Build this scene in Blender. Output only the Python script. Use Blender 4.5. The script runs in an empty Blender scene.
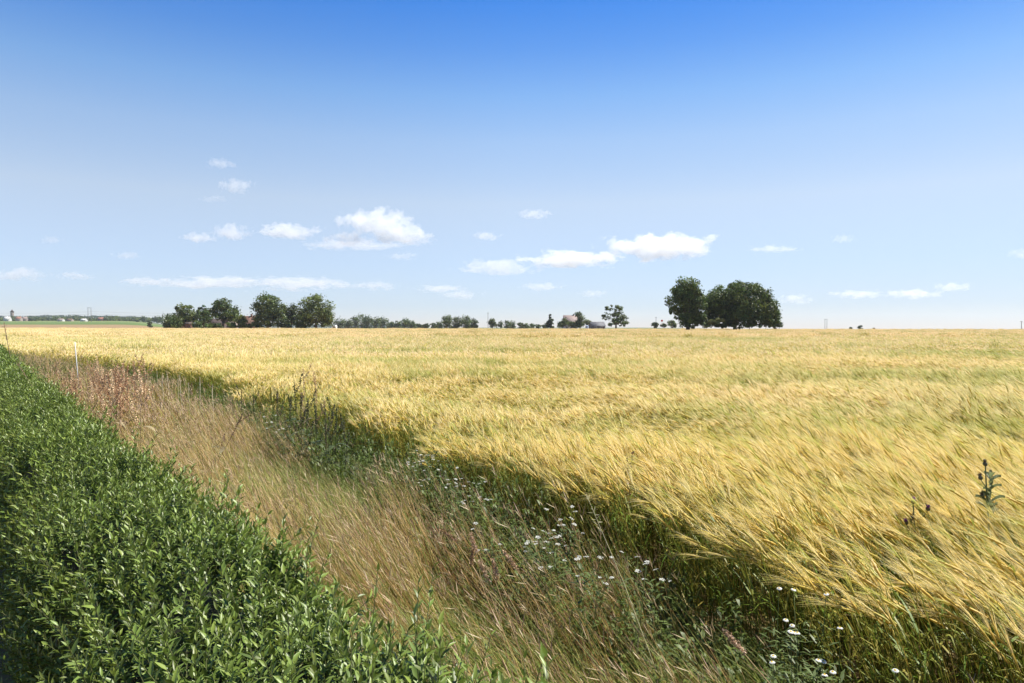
import bpy, math, random
import numpy as np

R = math.radians
SC = bpy.context.scene
COL = SC.collection
rng = np.random.default_rng(7)
random.seed(7)

# ------------------------------------------------------------------ camera, sky, sun, exposure
CAM_Z = 1.8          # eye height above the ground under the camera
F = 683.0            # focal length in pixels of the 1024 px wide frame (24 mm lens)
EYE_ROW = 327.0      # image row of eye level

cam_d = bpy.data.cameras.new('camera')
cam_d.lens = 24.0
cam_d.sensor_width = 36.0
cam_d.clip_start = 0.05
cam_d.clip_end = 90000.0
cam = bpy.data.objects.new('camera', cam_d)
COL.objects.link(cam)
cam.location = (0, 0, CAM_Z)
cam.rotation_euler = (math.pi / 2 - math.atan((341.5 - EYE_ROW) / F), 0, 0)
SC.camera = cam

SUN_EL, SUN_AZ = 57.0, 72.0     # azimuth clockwise from the view direction
world = bpy.data.worlds.new('World')
SC.world = world
world.use_nodes = True
wn, wl = world.node_tree.nodes, world.node_tree.links
bg = wn['Background']
sky = wn.new('ShaderNodeTexSky')
sky.sky_type = 'NISHITA'
sky.sun_disc = False
sky.sun_elevation = R(SUN_EL)
sky.sun_rotation = R(SUN_AZ)
sky.altitude = 100
sky.air_density = 0.8
sky.dust_density = 0.0
sky.ozone_density = 3.0
# colour balance of the clear summer air by elevation: deeper blue aloft, milkier low down
tcw = wn.new('ShaderNodeTexCoord')
sepw = wn.new('ShaderNodeSeparateXYZ'); wl.new(tcw.outputs['Generated'], sepw.inputs[0])
rmp = wn.new('ShaderNodeValToRGB'); rmp.color_ramp.interpolation = 'B_SPLINE' if False else 'LINEAR'
SKYB = [(0.0, (.72, .66, .77)), (0.03, (.76, .73, .85)), (0.09, (1.13, .98, .96)), (0.177, (1.72, 1.32, 1.06)), (0.26, (1.56, 1.40, 1.24)), (0.317, (1.16, 1.32, 1.35)), (0.375, (.68, 1.07, 1.40)), (0.432, (.35, .90, 1.45)), (0.8, (.72, .90, 1.05))]
while len(rmp.color_ramp.elements) < len(SKYB): rmp.color_ramp.elements.new(0.5)
for e_, (p_, c_) in zip(rmp.color_ramp.elements, SKYB):
    e_.position = p_
for e_, (p_, c_) in zip(rmp.color_ramp.elements, SKYB):
    e_.color = (c_[0] / 2, c_[1] / 2, c_[2] / 2, 1)
wl.new(sepw.outputs['Z'], rmp.inputs['Fac'])
mxw = wn.new('ShaderNodeVectorMath'); mxw.operation = 'MULTIPLY'
wl.new(sky.outputs[0], mxw.inputs[0]); wl.new(rmp.outputs['Color'], mxw.inputs[1])
scw = wn.new('ShaderNodeVectorMath'); scw.operation = 'SCALE'; scw.inputs['Scale'].default_value = 2.0
wl.new(mxw.outputs[0], scw.inputs[0])
side = wn.new('ShaderNodeMapRange'); side.inputs['From Min'].default_value = 0.0; side.inputs['From Max'].default_value = 0.65
side.inputs['To Min'].default_value = 2.0; side.inputs['To Max'].default_value = 1.72      # evens out the sunward brightening
wl.new(sepw.outputs['X'], side.inputs['Value']); wl.new(side.outputs[0], scw.inputs['Scale'])
wl.new(scw.outputs[0], bg.inputs['Color'])
bg.inputs['Strength'].default_value = 0.075

sun_d = bpy.data.lights.new('sun', 'SUN')
sun_d.energy = 5.0
sun_d.angle = R(0.53)
sun_d.color = (1.0, 0.95, 0.85)
sun = bpy.data.objects.new('sun', sun_d)
COL.objects.link(sun)
sun.rotation_euler = (R(90 - SUN_EL), 0, R(-SUN_AZ) + math.pi)
# sun lamp shines along its -Z; tilt so that -Z points away from the sun direction
sx, sy, sz = math.cos(R(SUN_EL)) * math.sin(R(SUN_AZ)), math.cos(R(SUN_EL)) * math.cos(R(SUN_AZ)), math.sin(R(SUN_EL))
from mathutils import Vector
sun.rotation_euler = Vector((sx, sy, sz)).to_track_quat('Z', 'Y').to_euler()

vs = SC.view_settings
vs.view_transform = 'Standard'
vs.look = 'None'
vs.gamma = 1.0
vs.exposure = 1.0
vs.use_curve_mapping = False
SC.cycles.max_bounces = 12
SC.cycles.diffuse_bounces = 3
SC.cycles.glossy_bounces = 2
SC.cycles.transmission_bounces = 4
SC.cycles.volume_bounces = 10
SC.cycles.caustics_reflective = False
SC.cycles.caustics_refractive = False

# ------------------------------------------------------------------ helpers
def sstep(a, b, x):
    t = np.clip((x - a) / (b - a), 0, 1)
    return t * t * (3 - 2 * t)

def ground_z(x, y):
    """height of the land: a gently domed field with a crest near 190 m, farther land low on the right, rising on the left"""
    x = np.asarray(x, float); y = np.asarray(y, float)
    d = np.maximum(y, 1.0)
    u = np.clip(x / d, -0.95, 0.95)
    near = 0.12 * sstep(15, 185, d) - 0.3 * u * sstep(40, 190, d)
    px = 512 + 683 * u
    wl_ = 1 - sstep(120, 200, px)                       # 1 on the far left
    wr_ = sstep(640, 800, px)
    row_l = np.interp(d, [190, 360, 640, 950, 1300, 2600, 4000], [330, 329.3, 325.2, 322.8, 320.8, 319.5, 319.8])
    row_c = np.interp(d, [190, 360, 700, 1300, 2600, 4000], [330, 330, 329.4, 328.8, 328.0, 327.6])
    row_r = np.interp(d, [190, 360, 700, 1300, 2600, 4000], [330, 331, 331, 330.5, 330.3, 330.3])
    row = wl_ * row_l + (1 - wl_) * ((1 - wr_) * row_c + wr_ * row_r)
    far = CAM_Z - (row - 327.0) * d / 683.0
    k = sstep(200, 330, d)
    return near * (1 - k) + far * k

def gz(x, y):
    return float(ground_z(x, y))

def at(px, d, row=None):
    """point at forward distance d seen in image column px; on the ground, or at image row"""
    x = (px - 512.0) / F * d
    z = gz(x, d) if row is None else CAM_Z - (row - EYE_ROW) / F * d
    return (x, d, z)

def hash2(ix, iy, seed=0):
    h = np.sin(ix * 127.1 + iy * 311.7 + seed * 74.7) * 43758.5453
    return h - np.floor(h)

def vnoise(x, y, seed=0):
    x = np.asarray(x, float); y = np.asarray(y, float)
    ix, iy = np.floor(x), np.floor(y)
    fx, fy = x - ix, y - iy
    fx = fx * fx * (3 - 2 * fx); fy = fy * fy * (3 - 2 * fy)
    a = hash2(ix, iy, seed); b = hash2(ix + 1, iy, seed)
    c = hash2(ix, iy + 1, seed); d = hash2(ix + 1, iy + 1, seed)
    return (a * (1 - fx) + b * fx) * (1 - fy) + (c * (1 - fx) + d * fx) * fy

def norm(v):
    return v / np.maximum(np.linalg.norm(v, axis=-1, keepdims=True), 1e-9)

class MB:
    """collects coloured quads and triangles and links them as ONE mesh object"""
    def __init__(self):
        self.v = []; self.q = []; self.t = []; self.c = []; self.n = 0
    def add(self, verts, quads=None, tris=None, col=(0.5, 0.5, 0.5)):
        verts = np.asarray(verts, np.float32).reshape(-1, 3)
        col = np.asarray(col, np.float32)
        if col.ndim == 1:
            col = np.broadcast_to(col, (len(verts), 3))
        self.v.append(verts); self.c.append(col.reshape(-1, 3))
        if quads is not None and len(quads): self.q.append(np.asarray(quads, np.int64).reshape(-1, 4) + self.n)
        if tris is not None and len(tris): self.t.append(np.asarray(tris, np.int64).reshape(-1, 3) + self.n)
        self.n += len(verts)
    def grid(self, P, col):
        """P (N,K,M,3): N patches of K x M vertices"""
        N, K, M, _ = P.shape
        col = np.broadcast_to(np.asarray(col, np.float32), (N, K, M, 3)) if np.ndim(col) == 1 else np.broadcast_to(col, (N, K, M, 3))
        base = (np.arange(N) * K * M)[:, None, None]
        k = np.arange(K - 1)[None, :, None]; m = np.arange(M - 1)[None, None, :]
        i = base + k * M + m
        q = np.stack([i, i + 1, i + M + 1, i + M], -1).reshape(-1, 4)
        self.add(P.reshape(-1, 3), quads=q, col=col.reshape(-1, 3))
    def ribbons(self, P, W, side, col):
        """P (N,K,3) centre lines, W (N,K) half widths, side (N,3) or (N,K,3), col (N,3)/(N,K,3)"""
        N, K, _ = P.shape
        if side.ndim == 2: side = side[:, None, :]
        s = side * W[..., None]
        Q = np.stack([P - s, P + s], 2)
        col = np.asarray(col, np.float32)
        if col.ndim == 1: col = col[None, None, None, :]
        elif col.ndim == 2: col = col[:, None, None, :]
        else: col = col[:, :, None, :]
        self.grid(Q, np.broadcast_to(col, (N, K, 2, 3)))
    def tubes(self, P, W, col, sides=3):
        N, K, _ = P.shape
        T = norm(np.gradient(P, axis=1))
        ref = np.where(np.abs(T[..., 2:3]) > 0.9, np.array([1.0, 0, 0]), np.array([0, 0, 1.0]))
        A = norm(np.cross(T, ref)); B = np.cross(T, A)
        ang = np.arange(sides + 1) / sides * 2 * math.pi
        Q = P[:, :, None, :] + W[:, :, None, None] * (A[:, :, None, :] * np.cos(ang)[None, None, :, None] + B[:, :, None, :] * np.sin(ang)[None, None, :, None])
        col = np.asarray(col, np.float32)
        if col.ndim == 1: col = col[None, None, None, :]
        elif col.ndim == 2: col = col[:, None, None, :]
        else: col = col[:, :, None, :]
        self.grid(Q, np.broadcast_to(col, (N, K, sides + 1, 3)))
    def tube(self, pts, r0, r1, col, sides=6):
        P = np.asarray(pts, float)[None]
        W = np.linspace(r0, r1, P.shape[1])[None]
        self.tubes(P, W, np.asarray(col, np.float32), sides)
    def box(self, c, s, rz=0.0, col=(.5, .5, .5)):
        v = np.array([[x, y, z] for z in (-.5, .5) for y in (-.5, .5) for x in (-.5, .5)]) * np.array(s)
        ca, sa = math.cos(rz), math.sin(rz)
        v = np.stack([v[:, 0] * ca - v[:, 1] * sa, v[:, 0] * sa + v[:, 1] * ca, v[:, 2]], 1) + np.array(c)
        self.add(v, quads=[(0, 2, 3, 1), (4, 5, 7, 6), (0, 1, 5, 4), (2, 6, 7, 3), (0, 4, 6, 2), (1, 3, 7, 5)], col=col)
    def mesh(self, name, mat, smooth=False):
        me = bpy.data.meshes.new(name)
        v = np.concatenate(self.v); c = np.concatenate(self.c)
        q = np.concatenate(self.q) if self.q else np.zeros((0, 4), np.int64)
        t = np.concatenate(self.t) if self.t else np.zeros((0, 3), np.int64)
        me.vertices.add(len(v)); me.vertices.foreach_set('co', v.ravel())
        nl = q.size + t.size
        me.loops.add(nl)
        me.loops.foreach_set('vertex_index', np.concatenate([q.ravel(), t.ravel()]).astype(np.int32))
        me.polygons.add(len(q) + len(t))
        ls = np.concatenate([np.arange(len(q)) * 4, q.size + np.arange(len(t)) * 3]).astype(np.int32)
        me.polygons.foreach_set('loop_start', ls)
        if smooth: me.polygons.foreach_set('use_smooth', np.ones(len(q) + len(t), bool))
        a = me.color_attributes.new('Col', 'FLOAT_COLOR', 'POINT')
        a.data.foreach_set('color', np.concatenate([c, np.ones((len(c), 1), np.float32)], 1).astype(np.float32).ravel())
        me.update(); me.validate()
        if mat: me.materials.append(mat)
        return me
    def build(self, name, mat, parent=None, loc=(0, 0, 0), smooth=False):
        o = bpy.data.objects.new(name, self.mesh(name, mat, smooth))
        COL.objects.link(o)
        o.location = loc
        if parent: o.parent = parent
        return o

def tag(o, label=None, cat=None, group=None, kind=None):
    if label: o['label'] = label
    if cat: o['category'] = cat
    if group: o['group'] = group
    if kind: o['kind'] = kind
    return o

def empty(name, loc, label, cat, group=None, rz=0.0):
    o = bpy.data.objects.new(name, None)
    COL.objects.link(o)
    o.location = loc; o.rotation_euler = (0, 0, rz); o.empty_display_size = 0.1
    return tag(o, label, cat, group, 'thing')

def copy_thing(root, loc, label, rz=0.0, scale=1.0, group=None):
    r = root.copy(); COL.objects.link(r)
    r.location = loc; r.rotation_euler = (0, 0, rz)
    r.scale = (scale,) * 3 if np.ndim(scale) == 0 else scale
    r['label'] = label
    if group: r['group'] = group
    for ch in list(root.children):
        c = ch.copy(); COL.objects.link(c); c.parent = r
        for g in list(ch.children):
            d = g.copy(); COL.objects.link(d); d.parent = c
    return r

# ------------------------------------------------------------------ materials
def nodes(name):
    m = bpy.data.materials.new(name)
    m.use_nodes = True
    nt = m.node_tree
    return m, nt.nodes, nt.links, nt.nodes['Principled BSDF']

def plant_mat(name, transl=0.35, rough=0.5, spec=0.4, field=False, var=0.0):
    """vertex-coloured plant tissue; `field` mixes in slow greener / paler patches over the ground"""
    m, n, l, b = nodes(name)
    at_ = n.new('ShaderNodeVertexColor'); at_.layer_name = 'Col'
    src = at_.outputs['Color']
    if field:
        geo = n.new('ShaderNodeNewGeometry')
        mp = n.new('ShaderNodeMapping'); mp.inputs['Scale'].default_value = (0.09, 0.30, 0.0)
        l.new(geo.outputs['Position'], mp.inputs['Vector'])
        nz = n.new('ShaderNodeTexNoise'); nz.inputs['Scale'].default_value = 1.0; nz.inputs['Detail'].default_value = 4.0
        l.new(mp.outputs[0], nz.inputs['Vector'])
        mp2 = n.new('ShaderNodeMapping'); mp2.inputs['Scale'].default_value = (0.85, 1.25, 0.0)
        l.new(geo.outputs['Position'], mp2.inputs['Vector'])
        nz2 = n.new('ShaderNodeTexNoise'); nz2.inputs['Scale'].default_value = 1.0; nz2.inputs['Detail'].default_value = 3.0
        l.new(mp2.outputs[0], nz2.inputs['Vector'])
        mixn = n.new('ShaderNodeMix'); mixn.inputs['Factor'].default_value = 0.36
        l.new(nz.outputs['Fac'], mixn.inputs['A']); l.new(nz2.outputs['Fac'], mixn.inputs['B'])
        rp = n.new('ShaderNodeValToRGB')
        rp.color_ramp.elements[0].position = 0.415; rp.color_ramp.elements[0].color = (0.68, 0.75, 0.48, 1)
        rp.color_ramp.elements[1].position = 0.62; rp.color_ramp.elements[1].color = (1.03, .975, .96, 1)
        e_ = rp.color_ramp.elements.new(0.49); e_.color = (.97, .95, .86, 1)
        l.new(mixn.outputs['Result'], rp.inputs['Fac'])
        mx = n.new('ShaderNodeMix'); mx.data_type = 'RGBA'; mx.blend_type = 'MULTIPLY'; mx.inputs['Factor'].default_value = 1.0
        l.new(src, mx.inputs['A']); l.new(rp.outputs['Color'], mx.inputs['B'])
        src = mx.outputs['Result']
    if var:
        oi = n.new('ShaderNodeObjectInfo')
        hv = n.new('ShaderNodeHueSaturation')
        mr = n.new('ShaderNodeMapRange'); mr.inputs['To Min'].default_value = 1 - var; mr.inputs['To Max'].default_value = 1 + var
        l.new(oi.outputs['Random'], mr.inputs['Value']); l.new(mr.outputs[0], hv.inputs['Value']); l.new(src, hv.inputs['Color'])
        src = hv.outputs['Color']
    l.new(src, b.inputs['Base Color'])
    b.inputs['Roughness'].default_value = rough
    b.inputs['Specular IOR Level'].default_value = spec
    if transl > 0:
        tr = n.new('ShaderNodeBsdfTranslucent')
        l.new(src, tr.inputs['Color'])
        ms = n.new('ShaderNodeMixShader'); ms.inputs['Fac'].default_value = transl
        l.new(b.outputs[0], ms.inputs[1]); l.new(tr.outputs[0], ms.inputs[2])
        l.new(ms.outputs[0], n['Material Output'].inputs['Surface'])
    return m

def noise_mat(name, c1, c2, scale, rough=0.85, bump=0.0, detail=5.0, stretch=(1, 1, 1), spec=0.2):
    m, n, l, b = nodes(name)
    tc = n.new('ShaderNodeNewGeometry')
    mp = n.new('ShaderNodeMapping'); mp.inputs['Scale'].default_value = stretch
    l.new(tc.outputs['Position'], mp.inputs['Vector'])
    nz = n.new('ShaderNodeTexNoise'); nz.inputs['Scale'].default_value = scale; nz.inputs['Detail'].default_value = detail
    l.new(mp.outputs[0], nz.inputs['Vector'])
    rp = n.new('ShaderNodeValToRGB')
    rp.color_ramp.elements[0].position = 0.35; rp.color_ramp.elements[0].color = (*c1, 1)
    rp.color_ramp.elements[1].position = 0.65; rp.color_ramp.elements[1].color = (*c2, 1)
    l.new(nz.outputs['Fac'], rp.inputs['Fac']); l.new(rp.outputs['Color'], b.inputs['Base Color'])
    b.inputs['Roughness'].default_value = rough
    b.inputs['Specular IOR Level'].default_value = spec
    if bump:
        bp = n.new('ShaderNodeBump'); bp.inputs['Strength'].default_value = bump
        l.new(nz.outputs['Fac'], bp.inputs['Height']); l.new(bp.outputs[0], b.inputs['Normal'])
    return m

M_BARLEY = plant_mat('barley', 0.40, 0.48, 0.3, field=True)
M_GRASS = plant_mat('grass', 0.30, 0.5, 0.35)
M_HEDGE = plant_mat('hedge_leaf', 0.26, 0.42, 0.42)
M_STEM = plant_mat('stem', 0.0, 0.6, 0.3)
M_LEAF = plant_mat('tree_leaf', 0.38, 0.5, 0.35, var=0.12)
M_BARK = noise_mat('bark', (0.07, 0.055, 0.04), (0.16, 0.13, 0.10), 3.0, 0.9, 0.4)
M_WALL_W = noise_mat('white_render', (0.46, 0.45, 0.44), (0.56, 0.55, 0.54), 0.8, 0.85)
M_WALL_P = noise_mat('pinkish_wall', (0.27, 0.22, 0.20), (0.34, 0.28, 0.26), 0.8, 0.85)
M_BRICK = noise_mat('brick', (0.12, 0.065, 0.05), (0.18, 0.095, 0.07), 1.5, 0.85)
M_ROOF_D = noise_mat('dark_roof_tiles', (0.05, 0.04, 0.038), (0.10, 0.075, 0.065), 1.0, 0.75)
M_ROOF_G = noise_mat('grey_roof_sheets', (0.09, 0.09, 0.10), (0.14, 0.14, 0.15), 1.0, 0.65)
M_ROOF_B = noise_mat('brown_roof_tiles', (0.09, 0.052, 0.04), (0.14, 0.08, 0.06), 1.0, 0.8)
M_ROOF_P = noise_mat('pale_pink_roof', (0.20, 0.155, 0.145), (0.27, 0.21, 0.195), 0.8, 0.75)
M_ROOF_R = noise_mat('red_roof_tiles', (0.22, 0.10, 0.075), (0.28, 0.14, 0.10), 0.8, 0.8)
M_WHITE = noise_mat('white_paint', (0.76, 0.76, 0.75), (0.82, 0.82, 0.81), 2.0, 0.5)
M_RED = noise_mat('red_paint', (0.55, 0.05, 0.03), (0.62, 0.08, 0.05), 2.0, 0.5)
M_BLUE = noise_mat('blue_paint', (0.35, 0.45, 0.62), (0.45, 0.55, 0.70), 2.0, 0.5)
M_GLASS = noise_mat('window_glass', (0.03, 0.035, 0.045), (0.05, 0.06, 0.07), 1.0, 0.1, spec=0.6)
M_STEEL = noise_mat('galvanised_steel', (0.25, 0.26, 0.27), (0.33, 0.34, 0.35), 1.0, 0.5)
M_POLE = noise_mat('weathered_pole', (0.12, 0.10, 0.09), (0.20, 0.17, 0.15), 2.0, 0.8)
M_STRAW_SOIL = noise_mat('stubble_soil', (0.10, 0.07, 0.035), (0.20, 0.15, 0.06), 6.0, 0.95)

# land: soil under the crop, then the far ploughed band and green pasture
def land_material():
    m, n, l, b = nodes('land')
    geo = n.new('ShaderNodeNewGeometry')
    sep = n.new('ShaderNodeSeparateXYZ'); l.new(geo.outputs['Position'], sep.inputs[0])
    nz = n.new('ShaderNodeTexNoise'); nz.inputs['Scale'].default_value = 0.02; nz.inputs['Detail'].default_value = 6
    l.new(geo.outputs['Position'], nz.inputs['Vector'])
    mad = n.new('ShaderNodeMath'); mad.operation = 'MULTIPLY_ADD'; mad.inputs[1].default_value = 110
    l.new(nz.outputs['Fac'], mad.inputs[0]); l.new(sep.outputs['Y'], mad.inputs[2])
    mr = n.new('ShaderNodeMapRange'); mr.inputs['From Min'].default_value = 0; mr.inputs['From Max'].default_value = 2000
    l.new(mad.outputs[0], mr.inputs['Value'])
    rp = n.new('ShaderNodeValToRGB'); cr = rp.color_ramp
    cr.elements[0].position = 0.0; cr.elements[0].color = (0.13, 0.095, 0.045, 1)
    cr.elements[1].position = 0.16; cr.elements[1].color = (0.40, 0.29, 0.13, 1)
    for p, c in ((0.19, (0.25, 0.175, 0.095, 1)), (0.375, (0.23, 0.16, 0.085, 1)), (0.40, (0.085, 0.13, 0.035, 1)),
                 (0.56, (0.10, 0.15, 0.045, 1)), (0.60, (0.14, 0.17, 0.06, 1)), (0.9, (0.09, 0.12, 0.05, 1))):
        e = cr.elements.new(p); e.color = c
    l.new(mr.outputs[0], rp.inputs['Fac'])
    n2 = n.new('ShaderNodeTexNoise'); n2.inputs['Scale'].default_value = 3.0; n2.inputs['Detail'].default_value = 6
    l.new(geo.outputs['Position'], n2.inputs['Vector'])
    m2 = n.new('ShaderNodeMapRange'); m2.inputs['To Min'].default_value = 0.6; m2.inputs['To Max'].default_value = 1.35
    l.new(n2.outputs['Fac'], m2.inputs['Value'])
    mx = n.new('ShaderNodeMix'); mx.data_type = 'RGBA'; mx.blend_type = 'MULTIPLY'; mx.inputs['Factor'].default_value = 1
    l.new(rp.outputs[0], mx.inputs['A']); l.new(m2.outputs[0], mx.inputs['B'])
    l.new(mx.outputs['Result'], b.inputs['Base Color'])
    b.inputs['Roughness'].default_value = 0.95; b.inputs['Specular IOR Level'].default_value = 0.1
    return m

# ------------------------------------------------------------------ the ground: one sheet to the horizon
def build_ground():
    ys = np.concatenate([np.linspace(-30, 20, 40), np.linspace(22, 220, 70), np.geomspace(226, 4200, 90)])
    us = np.linspace(-1.0, 1.0, 121)
    half = np.maximum(np.abs(ys) * 1.25, 0) + 45
    X = us[None, :] * half[:, None]
    Y = np.repeat(ys[:, None], len(us), 1)
    Z = ground_z(X, Y)
    mb = MB(); mb.grid(np.stack([X, Y, Z], -1)[None], (.3, .3, .3))
    o = mb.build('ground', land_material(), smooth=True)
    tag(o, 'gently domed farmland of soil under the barley with a brown strip and green pasture far left', 'ground', kind='structure')
build_ground()

# verge and crop edge: offsets along n from the hedge line through the camera
TDIR = np.array([-0.624, 0.781]); NDIR = np.array([0.781, 0.624])
def sn(s, n):
    s = np.asarray(s, float)[..., None]; n = np.asarray(n, float)[..., None]
    return s * TDIR + n * NDIR
EDGE_S = np.array([-8.0, -1.5, 0.72, 2.2, 6.5, 17.0, 26.0, 33.0, 38.0, 60.0, 140.0])
EDGE_N = np.array([2.40, 2.55, 2.70, 2.95, 3.52, 4.00, 3.50, 2.10, 0.70, 0.2, 0.2])
def edge_n(s):
    s = np.asarray(s, float)
    return np.interp(s, EDGE_S, EDGE_N) + 0.08 * (vnoise(s * 1.3, s * 0 + 3.1) - .5) + 0.07 * (vnoise(s * 0.45, s * 0 + 9.1) - .5)
def split_sn(x, y):
    return x * TDIR[0] + y * TDIR[1], x * NDIR[0] + y * NDIR[1]

# ------------------------------------------------------------------ barley
WIND = norm(np.array([-0.52, 0.855]))
def barley_clump(n, rad, lod, seed, edge=False):
    r = np.random.default_rng(seed)
    mb = MB()
    a = r.uniform(0, 2 * math.pi, n); rr = rad * np.sqrt(r.uniform(0, 1, n))
    bx, by = rr * np.cos(a), rr * np.sin(a)
    wa = math.atan2(WIND[1], WIND[0]) + r.normal(0, 0.26, n)
    D = np.stack([np.cos(wa), np.sin(wa), np.zeros(n)], 1)
    h = r.normal(0.72, 0.055, n)
    lean = r.normal(0.30, 0.10, n)                      # stem lean at the neck (radians)
    K = 5 if lod == 0 else (4 if lod == 1 else 3)
    t = np.linspace(0 if lod < 2 else 0.45, 1, K)[None, :]
    z = h[:, None] * t
    off = np.tan(lean)[:, None] * h[:, None] * t ** 2 * 0.75
    P = np.stack([bx[:, None] + D[:, None, 0] * off, by[:, None] + D[:, None, 1] * off, z], -1)
    green = np.clip(r.normal((0.62, 0.48, 0.20, 0.0)[lod], 0.28, n), 0, 1)[:, None]
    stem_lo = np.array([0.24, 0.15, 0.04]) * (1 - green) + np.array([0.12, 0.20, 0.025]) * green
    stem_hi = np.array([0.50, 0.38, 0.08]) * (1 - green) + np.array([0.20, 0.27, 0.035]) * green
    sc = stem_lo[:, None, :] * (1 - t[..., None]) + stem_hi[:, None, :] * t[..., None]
    sidea = r.uniform(0, math.pi, n)
    side = np.stack([np.cos(sidea), np.sin(sidea), np.zeros(n)], 1)
    w = {0: 0.0017, 1: 0.0022, 2: 0.005, 3: 0.010}[lod]
    W = np.full((n, K), w)
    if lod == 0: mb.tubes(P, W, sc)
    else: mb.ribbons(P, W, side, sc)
    # leaves: long drying blades
    nl = {0: 2, 1: 2, 2: 1, 3: 1}[lod]
    for k in range(nl):
        la = wa + r.normal(0, 1.1, n)
        LD = np.stack([np.cos(la), np.sin(la), np.zeros(n)], 1)
        ll = r.uniform(0.12, 0.24, n)
        f0 = r.uniform(0.25, 0.85, n) if k else r.uniform(0.6, 0.92, n)
        st = np.stack([bx + D[:, 0] * np.tan(lean) * h * f0 ** 2 * .75, by + D[:, 1] * np.tan(lean) * h * f0 ** 2 * .75, h * f0], 1)
        droop = r.uniform(0.1, 1.3, n)
        tt = np.linspace(0, 1, 4 if lod < 2 else 3)
        LP = st[:, None] + LD[:, None] * (ll[:, None, None] * (tt * 0.75)[None, :, None]) + np.array([0, 0, 1.0]) * (ll[:, None] * (0.75 * tt[None] - droop[:, None] * tt[None] ** 2))[..., None]
        lw = {0: 0.0042, 1: 0.005, 2: 0.009, 3: 0.014}[lod]
        LW = lw * np.array([0.9, 1.0, 0.7, 0.08] if len(tt) == 4 else [0.9, 0.9, 0.1])[None] * np.ones((n, 1))
        lside = np.stack([-LD[:, 1], LD[:, 0], np.zeros(n)], 1)
        g = np.clip(r.normal((0.66, 0.64, 0.38, 0.04)[lod], 0.3, n), 0, 1)[:, None]
        lc = np.array([0.46, 0.36, 0.10]) * (1 - g) + np.array([0.13, 0.22, 0.022]) * g
        mb.ribbons(LP, LW, lside, lc)
    # ear
    el = r.normal(0.085, 0.010, n)
    ea = np.clip(r.normal(0.95, 0.22, n), 0.3, 1.9)     # angle from vertical
    E = D * np.sin(ea)[:, None] + np.array([0, 0, 1.0]) * np.cos(ea)[:, None]
    tip = P[:, -1]
    nk = tip + (D * np.sin(lean + .2)[:, None] + np.array([0, 0, 1.0]) * np.cos(lean + .2)[:, None]) * 0.02
    es = norm(np.cross(E, side + 0.3 * r.normal(size=(n, 3))))
    tt = np.linspace(0, 1, 4 if lod < 2 else 2)
    EP = nk[:, None] + E[:, None] * (el[:, None, None] * tt[None, :, None])
    EP[..., 2] -= (0.10 * el[:, None] * tt[None] ** 2)
    wid = {0: 0.0058, 1: 0.007, 2: 0.011, 3: 0.018}[lod]
    EW = wid * (np.array([.5, 1, .9, .4]) if lod < 2 else np.array([1.0, .6]))[None] * np.ones((n, 1))
    ripe = np.clip(r.normal(0.6, 0.3, n), 0, 1)[:, None]
    ec = np.array([0.72, 0.54, 0.13]) * ripe + np.array([0.54, 0.51, 0.10]) * (1 - ripe)
    if lod < 2: mb.tubes(EP, EW, ec, 4)
    else: mb.ribbons(EP, EW, es, ec)
    # awns: long bristles that fan out from the ear
    unripe = (r.uniform(0, 1, n) < .12)[:, None]
    na = {0: 14, 1: 9, 2: 5, 3: 4}[lod]
    aw = {0: 0.00085, 1: 0.0015, 2: 0.0034, 3: 0.008}[lod]
    es2 = np.cross(E, es)
    for k in range(na):
        f = r.uniform(0.05, 1.0, n)
        st = nk + E * (el * f)[:, None]
        sp = r.uniform(-0.20, 0.20, n)[:, None]; sq = r.uniform(-0.16, 0.16, n)[:, None]
        AD = norm(E + es * sp + es2 * sq + np.array([0, 0, -0.12]))
        al = r.uniform(0.11, 0.17, n) * (1.05 - 0.15 * f)
        mid = st + AD * (al * .5)[:, None]
        end = st + AD * al[:, None] + np.array([0, 0, -1.0]) * (al * 0.10)[:, None] + D * (al * .04)[:, None]
        AP = np.stack([st, mid, end], 1)
        AW = aw * np.array([1.1, 0.9, 0.15])[None] * np.ones((n, 1))
        ra = norm(np.cross(AD, r.normal(size=(n, 3))))
        pal = np.clip(r.normal(0.62, 0.3, n), 0, 1)[:, None]
        ac = (np.array([0.91, 0.80, 0.47]) if lod < 2 else np.array([0.92, 0.79, 0.53]) if lod == 3 else np.array([0.91, 0.80, 0.52])) * pal + (np.array([0.80, 0.61, 0.07]) if lod == 0 else np.array([0.85, 0.69, 0.30]) if lod == 1 else np.array([0.86, 0.67, 0.35]) if lod == 3 else np.array([0.86, 0.69, 0.36])) * (1 - pal)
        if lod < 3: ac = np.where(unripe, np.array([0.60, 0.60, 0.16]) * (.75 + .5 * pal), ac)
        mb.ribbons(AP, AW, ra, ac)
    return mb.mesh('barley_clump', M_BARLEY)

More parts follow.
